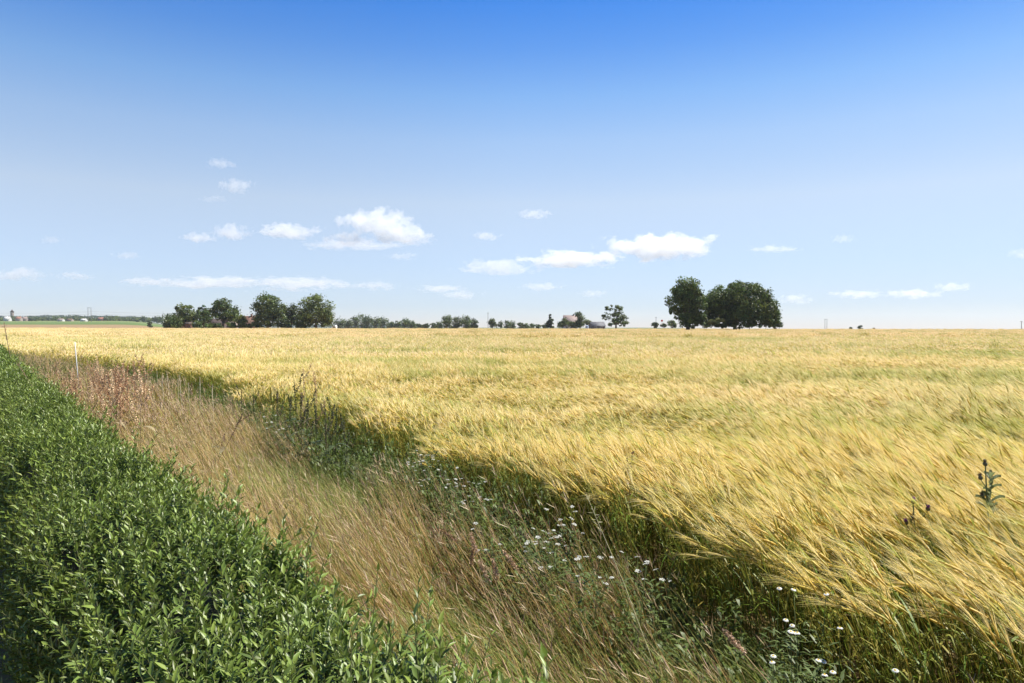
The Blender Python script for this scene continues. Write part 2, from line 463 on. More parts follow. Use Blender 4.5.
def scatter(name, pts, rot, scl, idx, meshes, label, cat):
    """one object whose geometry-node group sets a clump at every point (used for uncountable stuff only)"""
    src = bpy.data.collections.new(name + '_sources')
    for i, me in enumerate(meshes):
        o = bpy.data.objects.new('%s_source_%02d' % (name, i), me)
        src.objects.link(o)
    me = bpy.data.meshes.new(name)
    me.vertices.add(len(pts)); me.vertices.foreach_set('co', np.asarray(pts, np.float32).ravel())
    a = me.attributes.new('rot', 'FLOAT_VECTOR', 'POINT'); a.data.foreach_set('vector', np.asarray(rot, np.float32).ravel())
    a = me.attributes.new('scl', 'FLOAT_VECTOR', 'POINT'); a.data.foreach_set('vector', np.asarray(scl, np.float32).ravel())
    a = me.attributes.new('idx', 'INT', 'POINT'); a.data.foreach_set('value', np.asarray(idx, np.int32))
    o = bpy.data.objects.new(name, me); COL.objects.link(o)
    ng = bpy.data.node_groups.new(name + '_nodes', 'GeometryNodeTree')
    ng.interface.new_socket('Geometry', in_out='INPUT', socket_type='NodeSocketGeometry')
    ng.interface.new_socket('Geometry', in_out='OUTPUT', socket_type='NodeSocketGeometry')
    N, L = ng.nodes, ng.links
    gi, go = N.new('NodeGroupInput'), N.new('NodeGroupOutput')
    jo = N.new('GeometryNodeJoinGeometry')
    def attr(nm, ty):
        na = N.new('GeometryNodeInputNamedAttribute'); na.data_type = ty; na.inputs['Name'].default_value = nm
        return na.outputs['Attribute']
    for v, ob in enumerate(list(src.objects)):
        oi = N.new('GeometryNodeObjectInfo'); oi.inputs['Object'].default_value = ob
        ip = N.new('GeometryNodeInstanceOnPoints')
        cmp_ = N.new('FunctionNodeCompare'); cmp_.data_type = 'INT'; cmp_.operation = 'EQUAL'
        L.new(attr('idx', 'INT'), cmp_.inputs[2]); cmp_.inputs[3].default_value = v
        L.new(gi.outputs[0], ip.inputs['Points']); L.new(oi.outputs['Geometry'], ip.inputs['Instance'])
        L.new(cmp_.outputs[0], ip.inputs['Selection'])
        L.new(attr('rot', 'FLOAT_VECTOR'), ip.inputs['Rotation']); L.new(attr('scl', 'FLOAT_VECTOR'), ip.inputs['Scale'])
        L.new(ip.outputs[0], jo.inputs[0])
    L.new(jo.outputs[0], go.inputs[0])
    md = o.modifiers.new('scatter', 'NODES'); md.node_group = ng
    return tag(o, label, cat, kind='stuff')

def jitter_points(y0, y1, pitch):
    """jittered grid over the part of the view wedge between two distances"""
    half = y1 * 0.86 + 3
    gx = np.arange(-half, half, pitch); gy = np.arange(y0, y1, pitch)
    X, Y = np.meshgrid(gx, gy)
    X = X + rng.uniform(-.5, .5, X.shape) * pitch; Y = Y + rng.uniform(-.5, .5, Y.shape) * pitch
    X, Y = X.ravel(), Y.ravel()
    k = (np.abs(X) < np.maximum(Y, 0) * 0.80 + 2.0) & (Y >= y0) & (Y < y1)
    return X[k], Y[k]

def track_dist(X, Y):
    """distance to the nearer of two parallel wheel tracks that cross the field to the right"""
    ln = np.array([(-8, 6), (-3, 12), (2.3, 17.6), (6.9, 22.8), (11.3, 26.7), (23, 33), (48, 43), (120, 66)], float)
    best = np.full(X.shape, 1e9)
    for off in (0.0, 1.9, 24.0, 25.9):
        for a, b in zip(ln[:-1], ln[1:]):
            t = (b - a) / np.linalg.norm(b - a); q = np.array([-t[1], t[0]]) * off
            px_, py_ = X - a[0] - q[0], Y - a[1] - q[1]
            u = np.clip(px_ * t[0] + py_ * t[1], 0, np.linalg.norm(b - a))
            best = np.minimum(best, np.hypot(px_ - u * t[0], py_ - u * t[1]))
    return best

def build_barley():
    meshes = []; lods = []
    def variants(k, **kw):
        i0 = len(meshes)
        for j in range(k): meshes.append(barley_clump(seed=100 + len(meshes), **kw))
        return i0, k
    A = variants(8, n=24, rad=0.14, lod=0)
    B = variants(6, n=70, rad=0.30, lod=1)
    C = variants(5, n=120, rad=0.75, lod=2)
    Dd = variants(5, n=420, rad=1.7, lod=3)
    P, RT, S, I = [], [], [], []
    for (y0, y1, pitch, margin, (i0, k)) in ((0.2, 6.5, 0.21, 0.06, A), (6.0, 22, 0.40, 0.20, B), (20.5, 66, 0.85, 0.5, C), (60, 236, 1.5, 1.2, Dd)):
        X, Y = jitter_points(y0, y1, pitch)
        s, n = split_sn(X, Y)
        keep = n > edge_n(s) + margin
        X, Y = X[keep], Y[keep]
        m = len(X)
        gust = vnoise(X * 0.30 + Y * .1, Y * 0.62, 5) * .6 + vnoise(X * 0.11, Y * 0.26, 8) * .7 + (vnoise(X * 1.1, Y * 1.4, 2) - .5) * .85 - .65
        tilt = gust * (0.75 - 0.40 * sstep(25, 90, Y)) + rng.normal(0, 0.04, m)     # extra lean with the wind
        # rotate about the horizontal axis square to the wind
        ax = np.array([-WIND[1], WIND[0]])
        rx, ry = ax[0] * tilt, ax[1] * tilt
        rz = rng.normal(0, 0.16, m)
        hs_ = 1.0 + 0.16 * (vnoise(X * .5, Y * .5, 11) - .5) + rng.normal(0, .035, m)
        hs_ *= 1 - .38 * (track_dist(X, Y) < .34) * (Y > 9)     # crop pressed down along the sprayer tracks
        P.append(np.stack([X, Y, ground_z(X, Y)], 1)); RT.append(np.stack([rx, ry, rz], 1))
        S.append(np.stack([np.ones(m), np.ones(m), hs_], 1)); I.append(i0 + rng.integers(0, k, m))
    scatter('barley_field', np.concatenate(P), np.concatenate(RT), np.concatenate(S), np.concatenate(I), meshes,
            'golden barley field bowed by the wind, filling the right side up to the skyline', 'barley')
build_barley()

# ------------------------------------------------------------------ verge grass and weeds (uncountable ground cover)
def grass_tuft(n, rad, h0, lean0, width, pal, seed, head=0.0, curl=0.25, az_s=.55):
    r = np.random.default_rng(seed); mb = MB()
    a = r.uniform(0, 2 * math.pi, n); rr = rad * np.sqrt(r.uniform(0, 1, n))
    az = math.atan2(0.25, -0.95) + r.normal(0, az_s, n)
    D = np.stack([np.cos(az), np.sin(az), np.zeros(n)], 1)
    h = h0 * r.uniform(0.55, 1.12, n); ln = r.normal(lean0, 0.16, n)
    K = 5; t = np.linspace(0, 1, K)[None]
    fwd = h[:, None] * (np.sin(ln)[:, None] * t + curl * t ** 3 * r.uniform(0, 1, (n, 1)))
    up = h[:, None] * (np.cos(ln)[:, None] * t - curl * .5 * t ** 3 * r.uniform(0, 1, (n, 1)))
    P = np.stack([rr[:, None] * np.cos(a)[:, None] + D[:, None, 0] * fwd, rr[:, None] * np.sin(a)[:, None] + D[:, None, 1] * fwd, up], -1)
    pal = np.array(pal); ci = r.integers(0, len(pal), n); c = pal[ci] * r.uniform(0.75, 1.2, (n, 1))
    W = width * np.array([1.0, 1.0, .85, .6, .12])[None] * np.ones((n, 1))
    sa = r.uniform(0, math.pi, n)
    mb.ribbons(P, W, np.stack([np.cos(sa), np.sin(sa), np.zeros(n)], 1), c)
    m = int(n * head)
    if m:   # fine drooping panicles
        for q in range(5):
            st = P[:m, -1] * (1 - .07 * q) + P[:m, -2] * (.07 * q)
            d = norm(D[:m] * .6 + np.array([0, 0, .8]) + .45 * r.normal(size=(m, 3)))
            l = r.uniform(.03, .07, (m, 1))
            HP = np.stack([st, st + d * l * .5, st + d * l], 1)
            hc = np.array([[.42, .30, .19], [.50, .38, .22], [.33, .20, .13]])[r.integers(0, 3, m)]
            mb.ribbons(HP, np.array([.0008, .0022, .0006])[None] * np.ones((m, 1)) * (width / .0016), norm(np.cross(d, r.normal(size=(m, 3)))), hc)
    return mb.mesh('grass_tuft', M_GRASS)

def weed_tuft(seed, n=26, rad=.12, h0=.4):
    """leafy green weed: upright stems with small pinnate leaves"""
    r = np.random.default_rng(seed); mb = MB()
    for k in range(5):
        b = r.uniform(-rad, rad, 2); d = norm(np.array([*r.normal(0, .18, 2), 1.0])); h = h0 * r.uniform(.6, 1.1)
        pts = [np.array([b[0], b[1], 0]) + d * h * t for t in np.linspace(0, 1, 4)]
        mb.tube(pts, .0025, .0012, (.10, .13, .04), 3)
        m = n
        t = r.uniform(.1, 1, m); st = np.array([b[0], b[1], 0]) + d * (h * t)[:, None]
        az = r.uniform(0, 2 * math.pi, m); el = r.uniform(-.1, .8, m)
        L = np.stack([np.cos(az) * np.cos(el), np.sin(az) * np.cos(el), np.sin(el)], 1)
        l = r.uniform(.03, .085, (m, 1)) * (1.2 - .6 * t[:, None])
        P = np.stack([st, st + L * l * .55 + [0, 0, .004], st + L * l - [0, 0, .008]], 1)
        W = np.array([.2, 1, .1])[None] * l * .17
        g = r.uniform(.7, 1.3, (m, 1))
        mb.ribbons(P, W, norm(np.cross(L, [0, 0, 1.0])), np.array([.080, .115, .020]) * g)
    return mb.mesh('weed_tuft', M_GRASS)

def build_verge():
    TAN = [(.54, .37, .13), (.42, .25, .085), (.68, .52, .25), (.30, .14, .05), (.27, .14, .05), (.36, .32, .06), (.24, .27, .045), (.19, .24, .04)]
    GRN = [(.14, .20, .030), (.19, .24, .040), (.28, .30, .07), (.12, .17, .026)]
    meshes = []
    for j in range(6): meshes.append(grass_tuft(20, .10, .74, .60, .00125, TAN, 300 + j, head=.22, curl=.16, az_s=.28))
    for j in range(4): meshes.append(grass_tuft(30, .12, .40, .55, .0022, GRN, 320 + j, curl=.6))
    for j in range(4): meshes.append(weed_tuft(340 + j))
    for j in range(4): meshes.append(grass_tuft(46, .26, .68, .42, .0030, TAN, 360 + j, head=.3, curl=.2, az_s=.35))     # far dry grass
    for j in range(3): meshes.append(grass_tuft(40, .26, .42, .40, .005, GRN, 380 + j, curl=.5))      # far green
    P, RT, S, I = [], [], [], []
    def put(s0, s1, n0, n1, dens, i0, k, sc=(0.8, 1.2), hmul=None, keep=None):
        m = int((s1 - s0) * 2.6 * dens)
        s = rng.uniform(s0, s1, m); en = edge_n(s)
        n = n0 + rng.uniform(0, 1, m) * (en + n1 - n0)
        if keep is not None:
            kk = rng.uniform(0, 1, m) < keep(s, n, en); s, n, en = s[kk], n[kk], en[kk]
        xy = sn(s, n)
        kv = (xy[:, 1] > -.4); xy = xy[kv]; s = s[kv]; n = n[kv]; en = en[kv]
        c = len(xy)
        h = rng.uniform(sc[0], sc[1], c)
        if hmul is not None: h = h * hmul(s, n, en)
        P.append(np.stack([xy[:, 0], xy[:, 1], ground_z(xy[:, 0], xy[:, 1])], 1))
        RT.append(np.stack([rng.normal(0, .07, c), rng.normal(0, .07, c), rng.normal(0, .22, c)], 1))
        S.append(np.stack([np.ones(c), np.ones(c), h], 1)); I.append(i0 + rng.integers(0, k, c))
    near_edge = lambda s, n, en: sstep(-.75, -.22, n - en)
    patch = lambda s, n: sstep(.30, .72, .6 * vnoise(s * .8, n * 1.1, 4) + .4 * vnoise(s * 2.3, n * 2.6, 6))   # 0 green, 1 dry
    tall = lambda s, n, en: .70 + .45 * patch(s, n)
    dry = lambda s, n, en: (.55 + .45 * patch(s, n)) * (1.0 - .55 * near_edge(s, n, en))
    put(-2, 10, .80, .0, 74, 0, 6, hmul=tall, keep=dry)
    put(-2, 10, .80, -.02, 92, 6, 4, hmul=lambda s, n, en: 1.3 - .5 * patch(s, n), keep=lambda s, n, en: 1 - .55 * patch(s, n))
    put(-2, 15, .85, .06, 46, 10, 4, sc=(.6, 1.45), keep=lambda s, n, en: .05 + .95 * sstep(-.75, -.28, n - en) * (.35 + .65 * sstep(.35, .6, vnoise(s * .9, n, 4))))
    put(9, 35, .80, -.12, 18, 14, 4, hmul=tall, keep=lambda s, n, en: 1 - .6 * near_edge(s, n, en))
    put(9, 37, .80, .0, 14, 18, 3, keep=lambda s, n, en: .35 + .65 * near_edge(s, n, en))
    put(3, 24, 1.6, .02, 34, 10, 4, sc=(1.0, 1.9), keep=lambda s, n, en: sstep(-.85, -.35, n - en))
    put(13, 36, .85, -.2, 12, 10, 4, sc=(1.2, 2.3), keep=lambda s, n, en: sstep(14, 22, s) * (.25 + .75 * (n < 1.7)))
    scatter('verge_grass', np.concatenate(P), np.concatenate(RT), np.concatenate(S), np.concatenate(I), meshes,
            'dry tan grass with green blades and low weeds between the hedge and the barley', 'grass')
build_verge()

# ------------------------------------------------------------------ the hedge
def build_hedge():
    root = empty('hedge', (*sn(4.0, .5), 0), 'clipped green privet hedge of narrow glossy leaves running along the lower left', 'hedge')
    inv = -np.array([*sn(4.0, .5), 0])
    TOP, LO, HI = 1.06, 0.10, 0.91
    def prof(q):
        """q 0..1 across the surface, from low on the left side over the top to low on the right side: offset, height, normal"""
        pts = np.array([[LO, 0.15], [LO, TOP - .42], [LO + .06, TOP - .16], [LO + .20, TOP - .02], [(LO + HI) / 2, TOP + .03], [HI - .16, TOP], [HI - .03, TOP - .14], [HI, TOP - .38], [HI - .02, .1]])
        seg = np.linalg.norm(np.diff(pts, axis=0), axis=1); cum = np.concatenate([[0], np.cumsum(seg)]) / seg.sum()
        n = np.interp(q, cum, pts[:, 0]); z = np.interp(q, cum, pts[:, 1])
        e = .02
        dn = np.interp(np.clip(q + e, 0, 1), cum, pts[:, 0]) - np.interp(np.clip(q - e, 0, 1), cum, pts[:, 0])
        dz = np.interp(np.clip(q + e, 0, 1), cum, pts[:, 1]) - np.interp(np.clip(q - e, 0, 1), cum, pts[:, 1])
        L = np.hypot(dn, dz) + 1e-9
        return n, z, -dz / L, dn / L
    # inner shell, near-black: shade between the leaves put into its colour
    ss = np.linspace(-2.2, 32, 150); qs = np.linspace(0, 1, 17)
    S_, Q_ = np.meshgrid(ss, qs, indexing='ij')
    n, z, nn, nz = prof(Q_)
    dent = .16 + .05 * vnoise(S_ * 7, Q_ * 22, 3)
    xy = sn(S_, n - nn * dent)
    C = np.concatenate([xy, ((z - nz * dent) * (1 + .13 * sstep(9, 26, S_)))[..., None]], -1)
    mb = MB(); mb.grid((C + inv)[None], (.008, .010, .004)); mb.build('shade_core', M_STEM, root)
    leaves = MB(); twigs = MB()
    for (s0, s1, dens, nleaf, size, K, M) in ((-1.6, 4.2, 640, 17, 1.0, 4, 3), (4.2, 11, 400, 14, 1.25, 3, 3), (11, 20, 180, 12, 1.8, 3, 2), (20, 32, 90, 11, 2.6, 3, 2)):
        r = np.random.default_rng(int(s0 * 10 + 900))
        m = int((s1 - s0) * 1.95 * dens)
        s = r.uniform(s0, s1, m); q = r.uniform(.05, .98, m)
        n, z, nn, nz = prof(q)
        bump = .13 * (vnoise(s * 2.3, n * 4, 12) - .45) + .09 * (vnoise(s * 6, n * 8, 14) - .5)
        xy = sn(s, n + nn * (bump - .13))
        B = np.concatenate([xy, (z + nz * (bump - .13))[:, None]], 1)
        B[:, 2] *= 1 + .13 * sstep(9, 26, s)
        kv = B[:, 1] > -1.2; B = B[kv]; nn = nn[kv]; nz = nz[kv]; m = len(B)
        out = np.stack([NDIR[0] * nn, NDIR[1] * nn, nz], 1)
        D = norm(out * .45 + np.array([-.10, .05, .95]) + .28 * r.normal(size=(m, 3)))
        L = r.uniform(.09, .21, m) * (1 + .6 * (r.uniform(0, 1, m) > .92))
        if size < 1.5:
            tp = B[:, None] + D[:, None] * (L[:, None, None] * np.linspace(0, 1, 3)[None, :, None])
            twigs.tubes(tp + inv, np.array([.0016, .0013, .0008])[None] * np.ones((m, 1)), np.array([.11, .12, .045]))
        # leaves in opposite pairs up each shoot, the tip tuft last
        j = np.arange(nleaf)[None, :]
        t = .22 + .78 * (j // 2) / max(1, (nleaf - 1) // 2) + r.normal(0, .02, (m, nleaf))
        base = B[:, None] + D[:, None] * (L[:, None] * t)[..., None]
        ref = norm(np.cross(D, np.array([.3, .9, .1]) + .2 * r.normal(size=(m, 3)))); ref2 = np.cross(D, ref)
        az = (j // 2) * 1.57 + (j % 2) * math.pi + r.normal(0, .3, (m, nleaf)) + r.uniform(0, 6.28, (m, 1))
        spread = 1.12 - .55 * np.clip(t, 0, 1) + r.normal(0, .16, (m, nleaf))
        A = ref[:, None] * np.cos(az)[..., None] + ref2[:, None] * np.sin(az)[..., None]
        X = norm(A * np.sin(spread)[..., None] + D[:, None] * np.cos(spread)[..., None])
        nrm = norm(D[:, None] * np.sin(spread)[..., None] - A * np.cos(spread)[..., None] + .15 * r.normal(size=(m, nleaf, 3)))
        Y = norm(np.cross(nrm, X)); nrm = np.cross(X, Y)
        ll = size * r.uniform(.027, .048, (m, nleaf)) * (1.1 - .4 * t); lw = ll * r.uniform(.13, .175, (m, nleaf))
        c = np.array([.118, .175, .034]) * r.uniform(.5, 1.45, (m, nleaf, 1)) + np.array([.13, .12, .012]) * np.clip(t[..., None] - .55, 0, 1) * r.uniform(0, 1.6, (m, nleaf, 1))
        X, Y, nrm, base, ll, lw, c = (v.reshape(-1, *v.shape[2:]) for v in (X, Y, nrm, base, ll, lw, c))
        kk = np.linspace(0, 1, K); prof_w = np.array([.12, 1.0, .72, .02]) if K == 4 else np.array([.15, 1.0, .03])
        curl = r.uniform(.03, .28, len(ll))
        mid = base[:, None] + X[:, None] * (ll[:, None, None] * kk[None, :, None]) - nrm[:, None] * (ll[:, None] * curl[:, None] * kk[None] ** 2)[..., None]
        off = Y[:, None] * (lw[:, None] * prof_w[None])[..., None]
        fold = nrm[:, None] * (lw[:, None] * prof_w[None] * .42)[..., None]
        G = np.stack([mid - off + fold, mid, mid + off + fold], 2) if M == 3 else np.stack([mid - off, mid + off], 2)
        leaves.grid(G + inv, c[:, None, None, :])
    leaves.build('foliage', M_HEDGE, root, smooth=True)
    twigs.build('shoots', M_STEM, root)
build_hedge()

# ------------------------------------------------------------------ trees
OAK = (.082, .118, .026); OLIVE = (.112, .142, .034); DARK = (.068, .098, .026); PALE = (.15, .17, .06); CONIFER = (.050, .068, .028)
def tree(name, d, pc, lobes, label, col, leaves=4000, leaf=.36, group=None, trunk=True, seed=1, cat='tree', clump=None, gap=.30, depth=1.0, lean=0.0):
    """lobes: (column, row, half width, half height) of each crown bulge as seen from the photographer, given real depth here"""
    r = np.random.default_rng(seed)
    m = d / F
    x0 = (pc - 512) * m; z0 = gz(x0, d)
    root = empty(name, (x0, d, z0), label, cat, group)
    cs, rs, ws = [], [], []
    if group == 'trees round the farm on the left': lobes = [(a, b, c * 1.12, d_ * 1.1) for a, b, c, d_ in lobes]
    for (px, row, rx, rz) in lobes:
        cx, cz = (px - pc) * m, CAM_Z - (row - EYE_ROW) * m - z0
        n = max(7, int(12 * (rx * rz) ** .5 / 3.2))
        v = norm(r.normal(size=(n, 3))); rad = r.uniform(.45, .93, (n, 1))
        cs.append(np.array([cx, 0, cz]) + v * rad * np.array([rx * m, rx * m * depth, rz * m]))
        rs.append(np.full(n, (clump or (.42 if leaves > 2500 else .65)) * min(rx, rz) * m) * r.uniform(.7, 1.35, n)); ws.append(np.full(n, rx * rz / n))
    cs = np.concatenate(cs); rs = np.concatenate(rs); ws = np.concatenate(ws) * r.uniform(.6, 1.4, len(rs))
    zmin = .35
    cs[:, 2] = np.maximum(cs[:, 2], zmin + rs * .4)
    ci = r.choice(len(cs), leaves, p=ws / ws.sum())
    v = norm(r.normal(size=(leaves, 3)))
    rad = (r.uniform(0, 1, leaves) ** .45)[:, None] * (1 + .25 * r.normal(size=(leaves, 1)) * gap)
    P = cs[ci] + v * rad * rs[ci][:, None] * np.array([1.15, 1.15, .85])
    P[:, 2] = np.maximum(P[:, 2], .1)
    nrm = norm(v * .6 + np.array([0, 0, .45]) + .55 * r.normal(size=(leaves, 3)))
    a = norm(np.cross(nrm, r.normal(size=(leaves, 3)))); b = np.cross(nrm, a)
    s = leaf * r.uniform(.55, 1.25, (leaves, 1))
    tint = r.uniform(.52, 1.55, len(cs)); warm = r.normal(0, .5, len(cs))
    c = np.array(col) * (tint[ci] * r.uniform(.8, 1.22, leaves))[:, None]
    c[:, 0] *= 1 + .18 * warm[ci]; c[:, 2] *= 1 - .12 * warm[ci]
    c = np.clip(c, .005, 1)
    # each leaf spray is a bent, notched pair of triangles rather than a square
    V = np.stack([P - a * s, P + b * s * .55 + nrm * s * .12, P + a * s * 1.0, P - b * s * .6 - nrm * s * .15], 1)
    mb = MB(); i = np.arange(leaves)[:, None] * 4
    mb.add(V.reshape(-1, 3), tris=np.concatenate([i + [0, 3, 1], i + [1, 3, 2]]), col=np.repeat(c, 4, 0))
    mb.build('crown', M_LEAF, root)
    if trunk:
        H = cs[:, 2].max(); tr = max(.12, H * .032)
        tb = MB()
        fork = np.array([lean * .25, 0, H * .30])
        tb.tube([(0, 0, -.3), (lean * .04, 0, H * .12), fork * [.6, 1, .7], fork], tr * 1.35, tr * .85, (.1, .08, .06), 8)
        big = r.choice(len(cs), min(len(cs), 22), replace=False)
        for k in big:
            e = cs[k]; mid = fork * .55 + e * .45 + np.array([0, 0, -.04 * H]) + r.normal(0, .02 * H, 3)
            tb.tube([fork * [1, 1, r.uniform(.7, 1)], mid, e], tr * .42, tr * .07, (.1, .08, .06), 5)
        tb.build('trunk', M_BARK, root)
    return root

# the two big field trees on the crest
tree('broadleaf_tree', 170, 688, [(687, 289, 14, 12), (680, 301, 13, 11), (695, 302, 12, 12), (674, 311, 7, 5), (689, 314, 12, 9), (700, 318, 8, 9), (693, 323, 10, 5), (683, 293, 12, 10), (688, 319, 14, 8), (699, 309, 7, 12)],
     'tall dark upright left tree of the big pair standing in the barley', OAK, 19000, .27, 'big pair of trees on the barley crest', seed=11, clump=.36)
tree('broadleaf_tree', 173, 735, [(733, 291, 19, 10), (754, 296, 18, 12), (722, 302, 19, 13), (745, 308, 26, 14), (767, 312, 12, 13), (711, 304, 8, 12), (774, 317, 6.5, 9), (730, 318, 24, 9), (756, 321, 20, 7), (740, 325, 30, 3.4), (740, 300, 26, 14), (760, 310, 16, 12), (724, 311, 18, 10), (742, 314, 30, 11), (765, 300, 9, 9), (771, 308, 8, 12), (715, 298, 9, 9), (712, 314, 8, 10), (722, 322, 16, 6), (707, 309, 6, 11), (746, 288, 18, 8)],
     'very wide domed dark right tree of the big pair in the barley', OAK, 46000, .27, 'big pair of trees on the barley crest', seed=12, clump=.40)
tree('shrub', 168, 712, [(706, 325, 5, 3), (712, 322, 7, 3), (719, 320, 6, 2.4)], 'low pale green shrub slanting up between the two big trees in the barley', PALE, 1600, .24, seed=13, trunk=False, cat='shrub')
tree('shrub', 205, 775, [(772, 322, 6, 5), (777, 324, 4, 4)], 'grey green small tree tucked behind the right flank of the wide domed tree', DARK, 1200, .34, seed=14, cat='shrub')

# the farm among trees on the left
FT = 'trees round the farm on the left'
tree('shrub', 290, 172, [(172, 321, 6, 6), (168, 324, 3.5, 4), (176, 324, 4, 4)], 'round dark bush at the left end of the farm trees', DARK, 2400, .42, FT, seed=21, cat='shrub')
tree('broadleaf_tree', 315, 185, [(184, 309, 8, 5), (188, 315, 9, 7), (180, 316, 7, 6), (193, 318, 5, 7), (184, 320, 8, 6)], 'olive green tree overhanging the gabled farmhouse', OLIVE, 3600, .46, FT, seed=22)
tree('broadleaf_tree', 305, 203, [(203, 311, 5.5, 5), (202, 319, 7, 7), (207, 316, 5, 6)], 'small dark tree between the farmhouse tree and the tree with a visible trunk', DARK, 2600, .42, FT, seed=23)
tree('broadleaf_tree', 298, 223, [(223, 304, 9, 6), (219, 310, 9, 7), (231, 312, 7, 7), (226, 316, 12, 5), (235, 318, 5, 5)], 'tall broad tree with a bare trunk in front of the long pale barn', OAK, 5200, .42, FT, seed=24)
tree('shrub', 292, 240, [(240, 321, 4.5, 5), (244, 323, 3.5, 3.5)], 'pale green bush in front of the brown roofed house', OLIVE, 1300, .4, FT, seed=25, cat='shrub')
tree('broadleaf_tree', 295, 268, [(266, 301, 11, 7), (262, 310, 10, 9), (275, 309, 9, 9), (268, 319, 14, 8), (279, 318, 6, 8)], 'big rounded tree right of the brown roofed house, left of the gap of sky', OAK, 7600, .42, FT, seed=26)
tree('broadleaf_tree', 303, 291, [(291, 309, 6, 5), (289, 316, 7, 6), (295, 319, 6, 7), (286, 321, 5, 6)], 'smaller dark tree between the two biggest farm trees', DARK, 2900, .42, FT, seed=27)
tree('broadleaf_tree', 293, 316, [(314, 301, 10, 7), (306, 309, 9, 8), (323, 309, 11, 9), (315, 316, 16, 9), (329, 318, 6, 7), (305, 320, 8, 7), (318, 323, 15, 4)], 'biggest farm tree with a paler middle, at the right end of the farm', OLIVE, 9000, .42, FT, seed=28)

for k, (px_, row_, rx_, rz_) in enumerate([(197, 324.5, 5, 3), (209, 325.4, 5, 2), (216, 325.2, 4.5, 2.2), (231, 325, 5, 2.4), (247, 325.6, 4, 2), (257, 324.5, 5, 3), (284, 324, 6, 3.6), (300, 324.4, 6, 3.4)]):
    tree('shrub', 288 + k, px_, [(px_, row_, rx_, rz_), (px_ + 2, 327, rx_, 2)], 'low dark bush of the broken hedge along the foot of the farm trees', (DARK, OAK)[k % 2], 900, .42, 'low bushes at the foot of the farm trees', seed=120 + k, cat='shrub')
# the tree belt of the middle distance
MB_ = 'far trees of the middle skyline'
belt = [(339, 322, 5, 4), (347, 322.5, 5.5, 4), (355, 321, 4, 5), (362, 319.5, 6.5, 5.5), (367, 321, 5, 5), (375, 321, 5, 4.5), (382, 321, 6, 4.5), (391, 324, 5, 2.6), (397, 324, 4, 2.6), (405, 322.5, 5, 4), (411, 323.5, 5, 3.2),
        (419, 325, 3.5, 1.8), (426, 325.2, 4, 1.6), (433, 325, 4, 1.8), (439, 324.6, 3.4, 2.2)]
for k, (px, row, rx, rz) in enumerate(belt):
    tree('broadleaf_tree', 690 + 14 * (k % 4), px, [(px, row, rx, rz), (px + rx * .4, row + 1, rx * .7, rz * .8), (px, 327, rx, 2.5)], 'small tree in the far belt between the biggest farm tree and the four round trees',
         (DARK, OAK)[k % 2], 900, .75, MB_, seed=40 + k, trunk=True)
four = [(447, 320.5, 5, 5, 'leftmost'), (457, 321, 4.6, 4.6, 'second from left'), (466, 321, 5, 4.8, 'third from left'), (473.5, 323, 5, 3.6, 'lowest and rightmost')]
for k, (px, row, rx, rz, w) in enumerate(four):
    tree('broadleaf_tree', 520 + 6 * k, px, [(px, row, rx, rz), (px - 1, row + 3, rx * 1.05, rz * .8), (px, 327, rx, 2.5)], '%s of the four close round trees left of the single thin pole' % w, (OAK, DARK)[k % 2], 1700, .52, 'four close round trees', seed=60 + k)
tree('broadleaf_tree', 470, 492.5, [(492, 321.5, 3.2, 3.2), (493, 324.5, 3.8, 3.4)], 'small pointed tree just right of the single thin pole', DARK, 1300, .45, seed=64)
tree('shrub', 500, 501, [(501, 324.6, 2.4, 2.6)], 'small round bush right of the pointed tree by the pole', DARK, 500, .5, seed=65, cat='shrub')
for k, (px, row, rx, rz) in enumerate([(507, 324, 3.6, 3.2), (512.5, 324.2, 3.6, 3.2), (521, 325, 3.6, 2.4), (526, 325, 3, 2.4), (531.5, 325.4, 2.6, 2), (538, 325.8, 3.6, 1.6), (544, 326, 3, 1.4)]):
    tree('shrub', 520 + 9 * (k % 3), px, [(px, row, rx, rz), (px + 1, 327, rx, 2)], 'dark low bush of the skyline row left of the conifer', DARK, 620, .5, 'low bushes left of the conifer', seed=70 + k, cat='shrub')
tree('conifer_tree', 430, 550, [(550, 316.5, 1.4, 2.6), (550, 320, 2.7, 2.6), (550, 323.5, 4, 2.8), (550, 326, 4.8, 2.2)], 'dark pointed conifer left of the pale roofed house', CONIFER, 2200, .42, seed=80, cat='conifer')
tree('shrub', 425, 563, [(563, 322.5, 4, 4), (560, 324.5, 3.4, 3), (566, 324, 4, 3.2)], 'round dark tree in front of the left end of the pale roofed house', OAK, 1500, .42, seed=81, cat='tree')
tree('shrub', 420, 572, [(572, 324.3, 4.2, 2.7), (575, 325, 3, 2.5)], 'low bright bush in front of the pale roofed house', OLIVE, 900, .42, seed=82, cat='shrub')
tree('broadleaf_tree', 418, 580, [(579, 315.5, 3.6, 4.6), (581, 321, 4.6, 5), (578, 324, 4.4, 3.5)], 'tall narrow dark tree between the pale roofed house and the grey barn', DARK, 2200, .42, seed=83)
tree('shrub', 440, 589, [(588, 321.5, 3.6, 2.4), (585.5, 323, 3, 2.6)], 'light green bush behind the narrow tree beside the grey barn', PALE, 700, .42, seed=84, cat='shrub')
tree('broadleaf_tree', 335, 616, [(609, 308, 4.2, 3.4), (606, 316, 5, 4), (618, 310, 5, 5), (614, 317, 8, 5), (624, 319, 6, 6), (617, 324, 10, 4)], 'loose ragged tree with gaps of sky, alone right of the grey barn', OAK, 3600, .40, seed=85, clump=.34)
tree('shrub', 400, 655, [(655, 324.5, 3, 2.8)], 'small round bush at the foot of the pole left of the big pair', DARK, 700, .42, seed=86, cat='shrub')
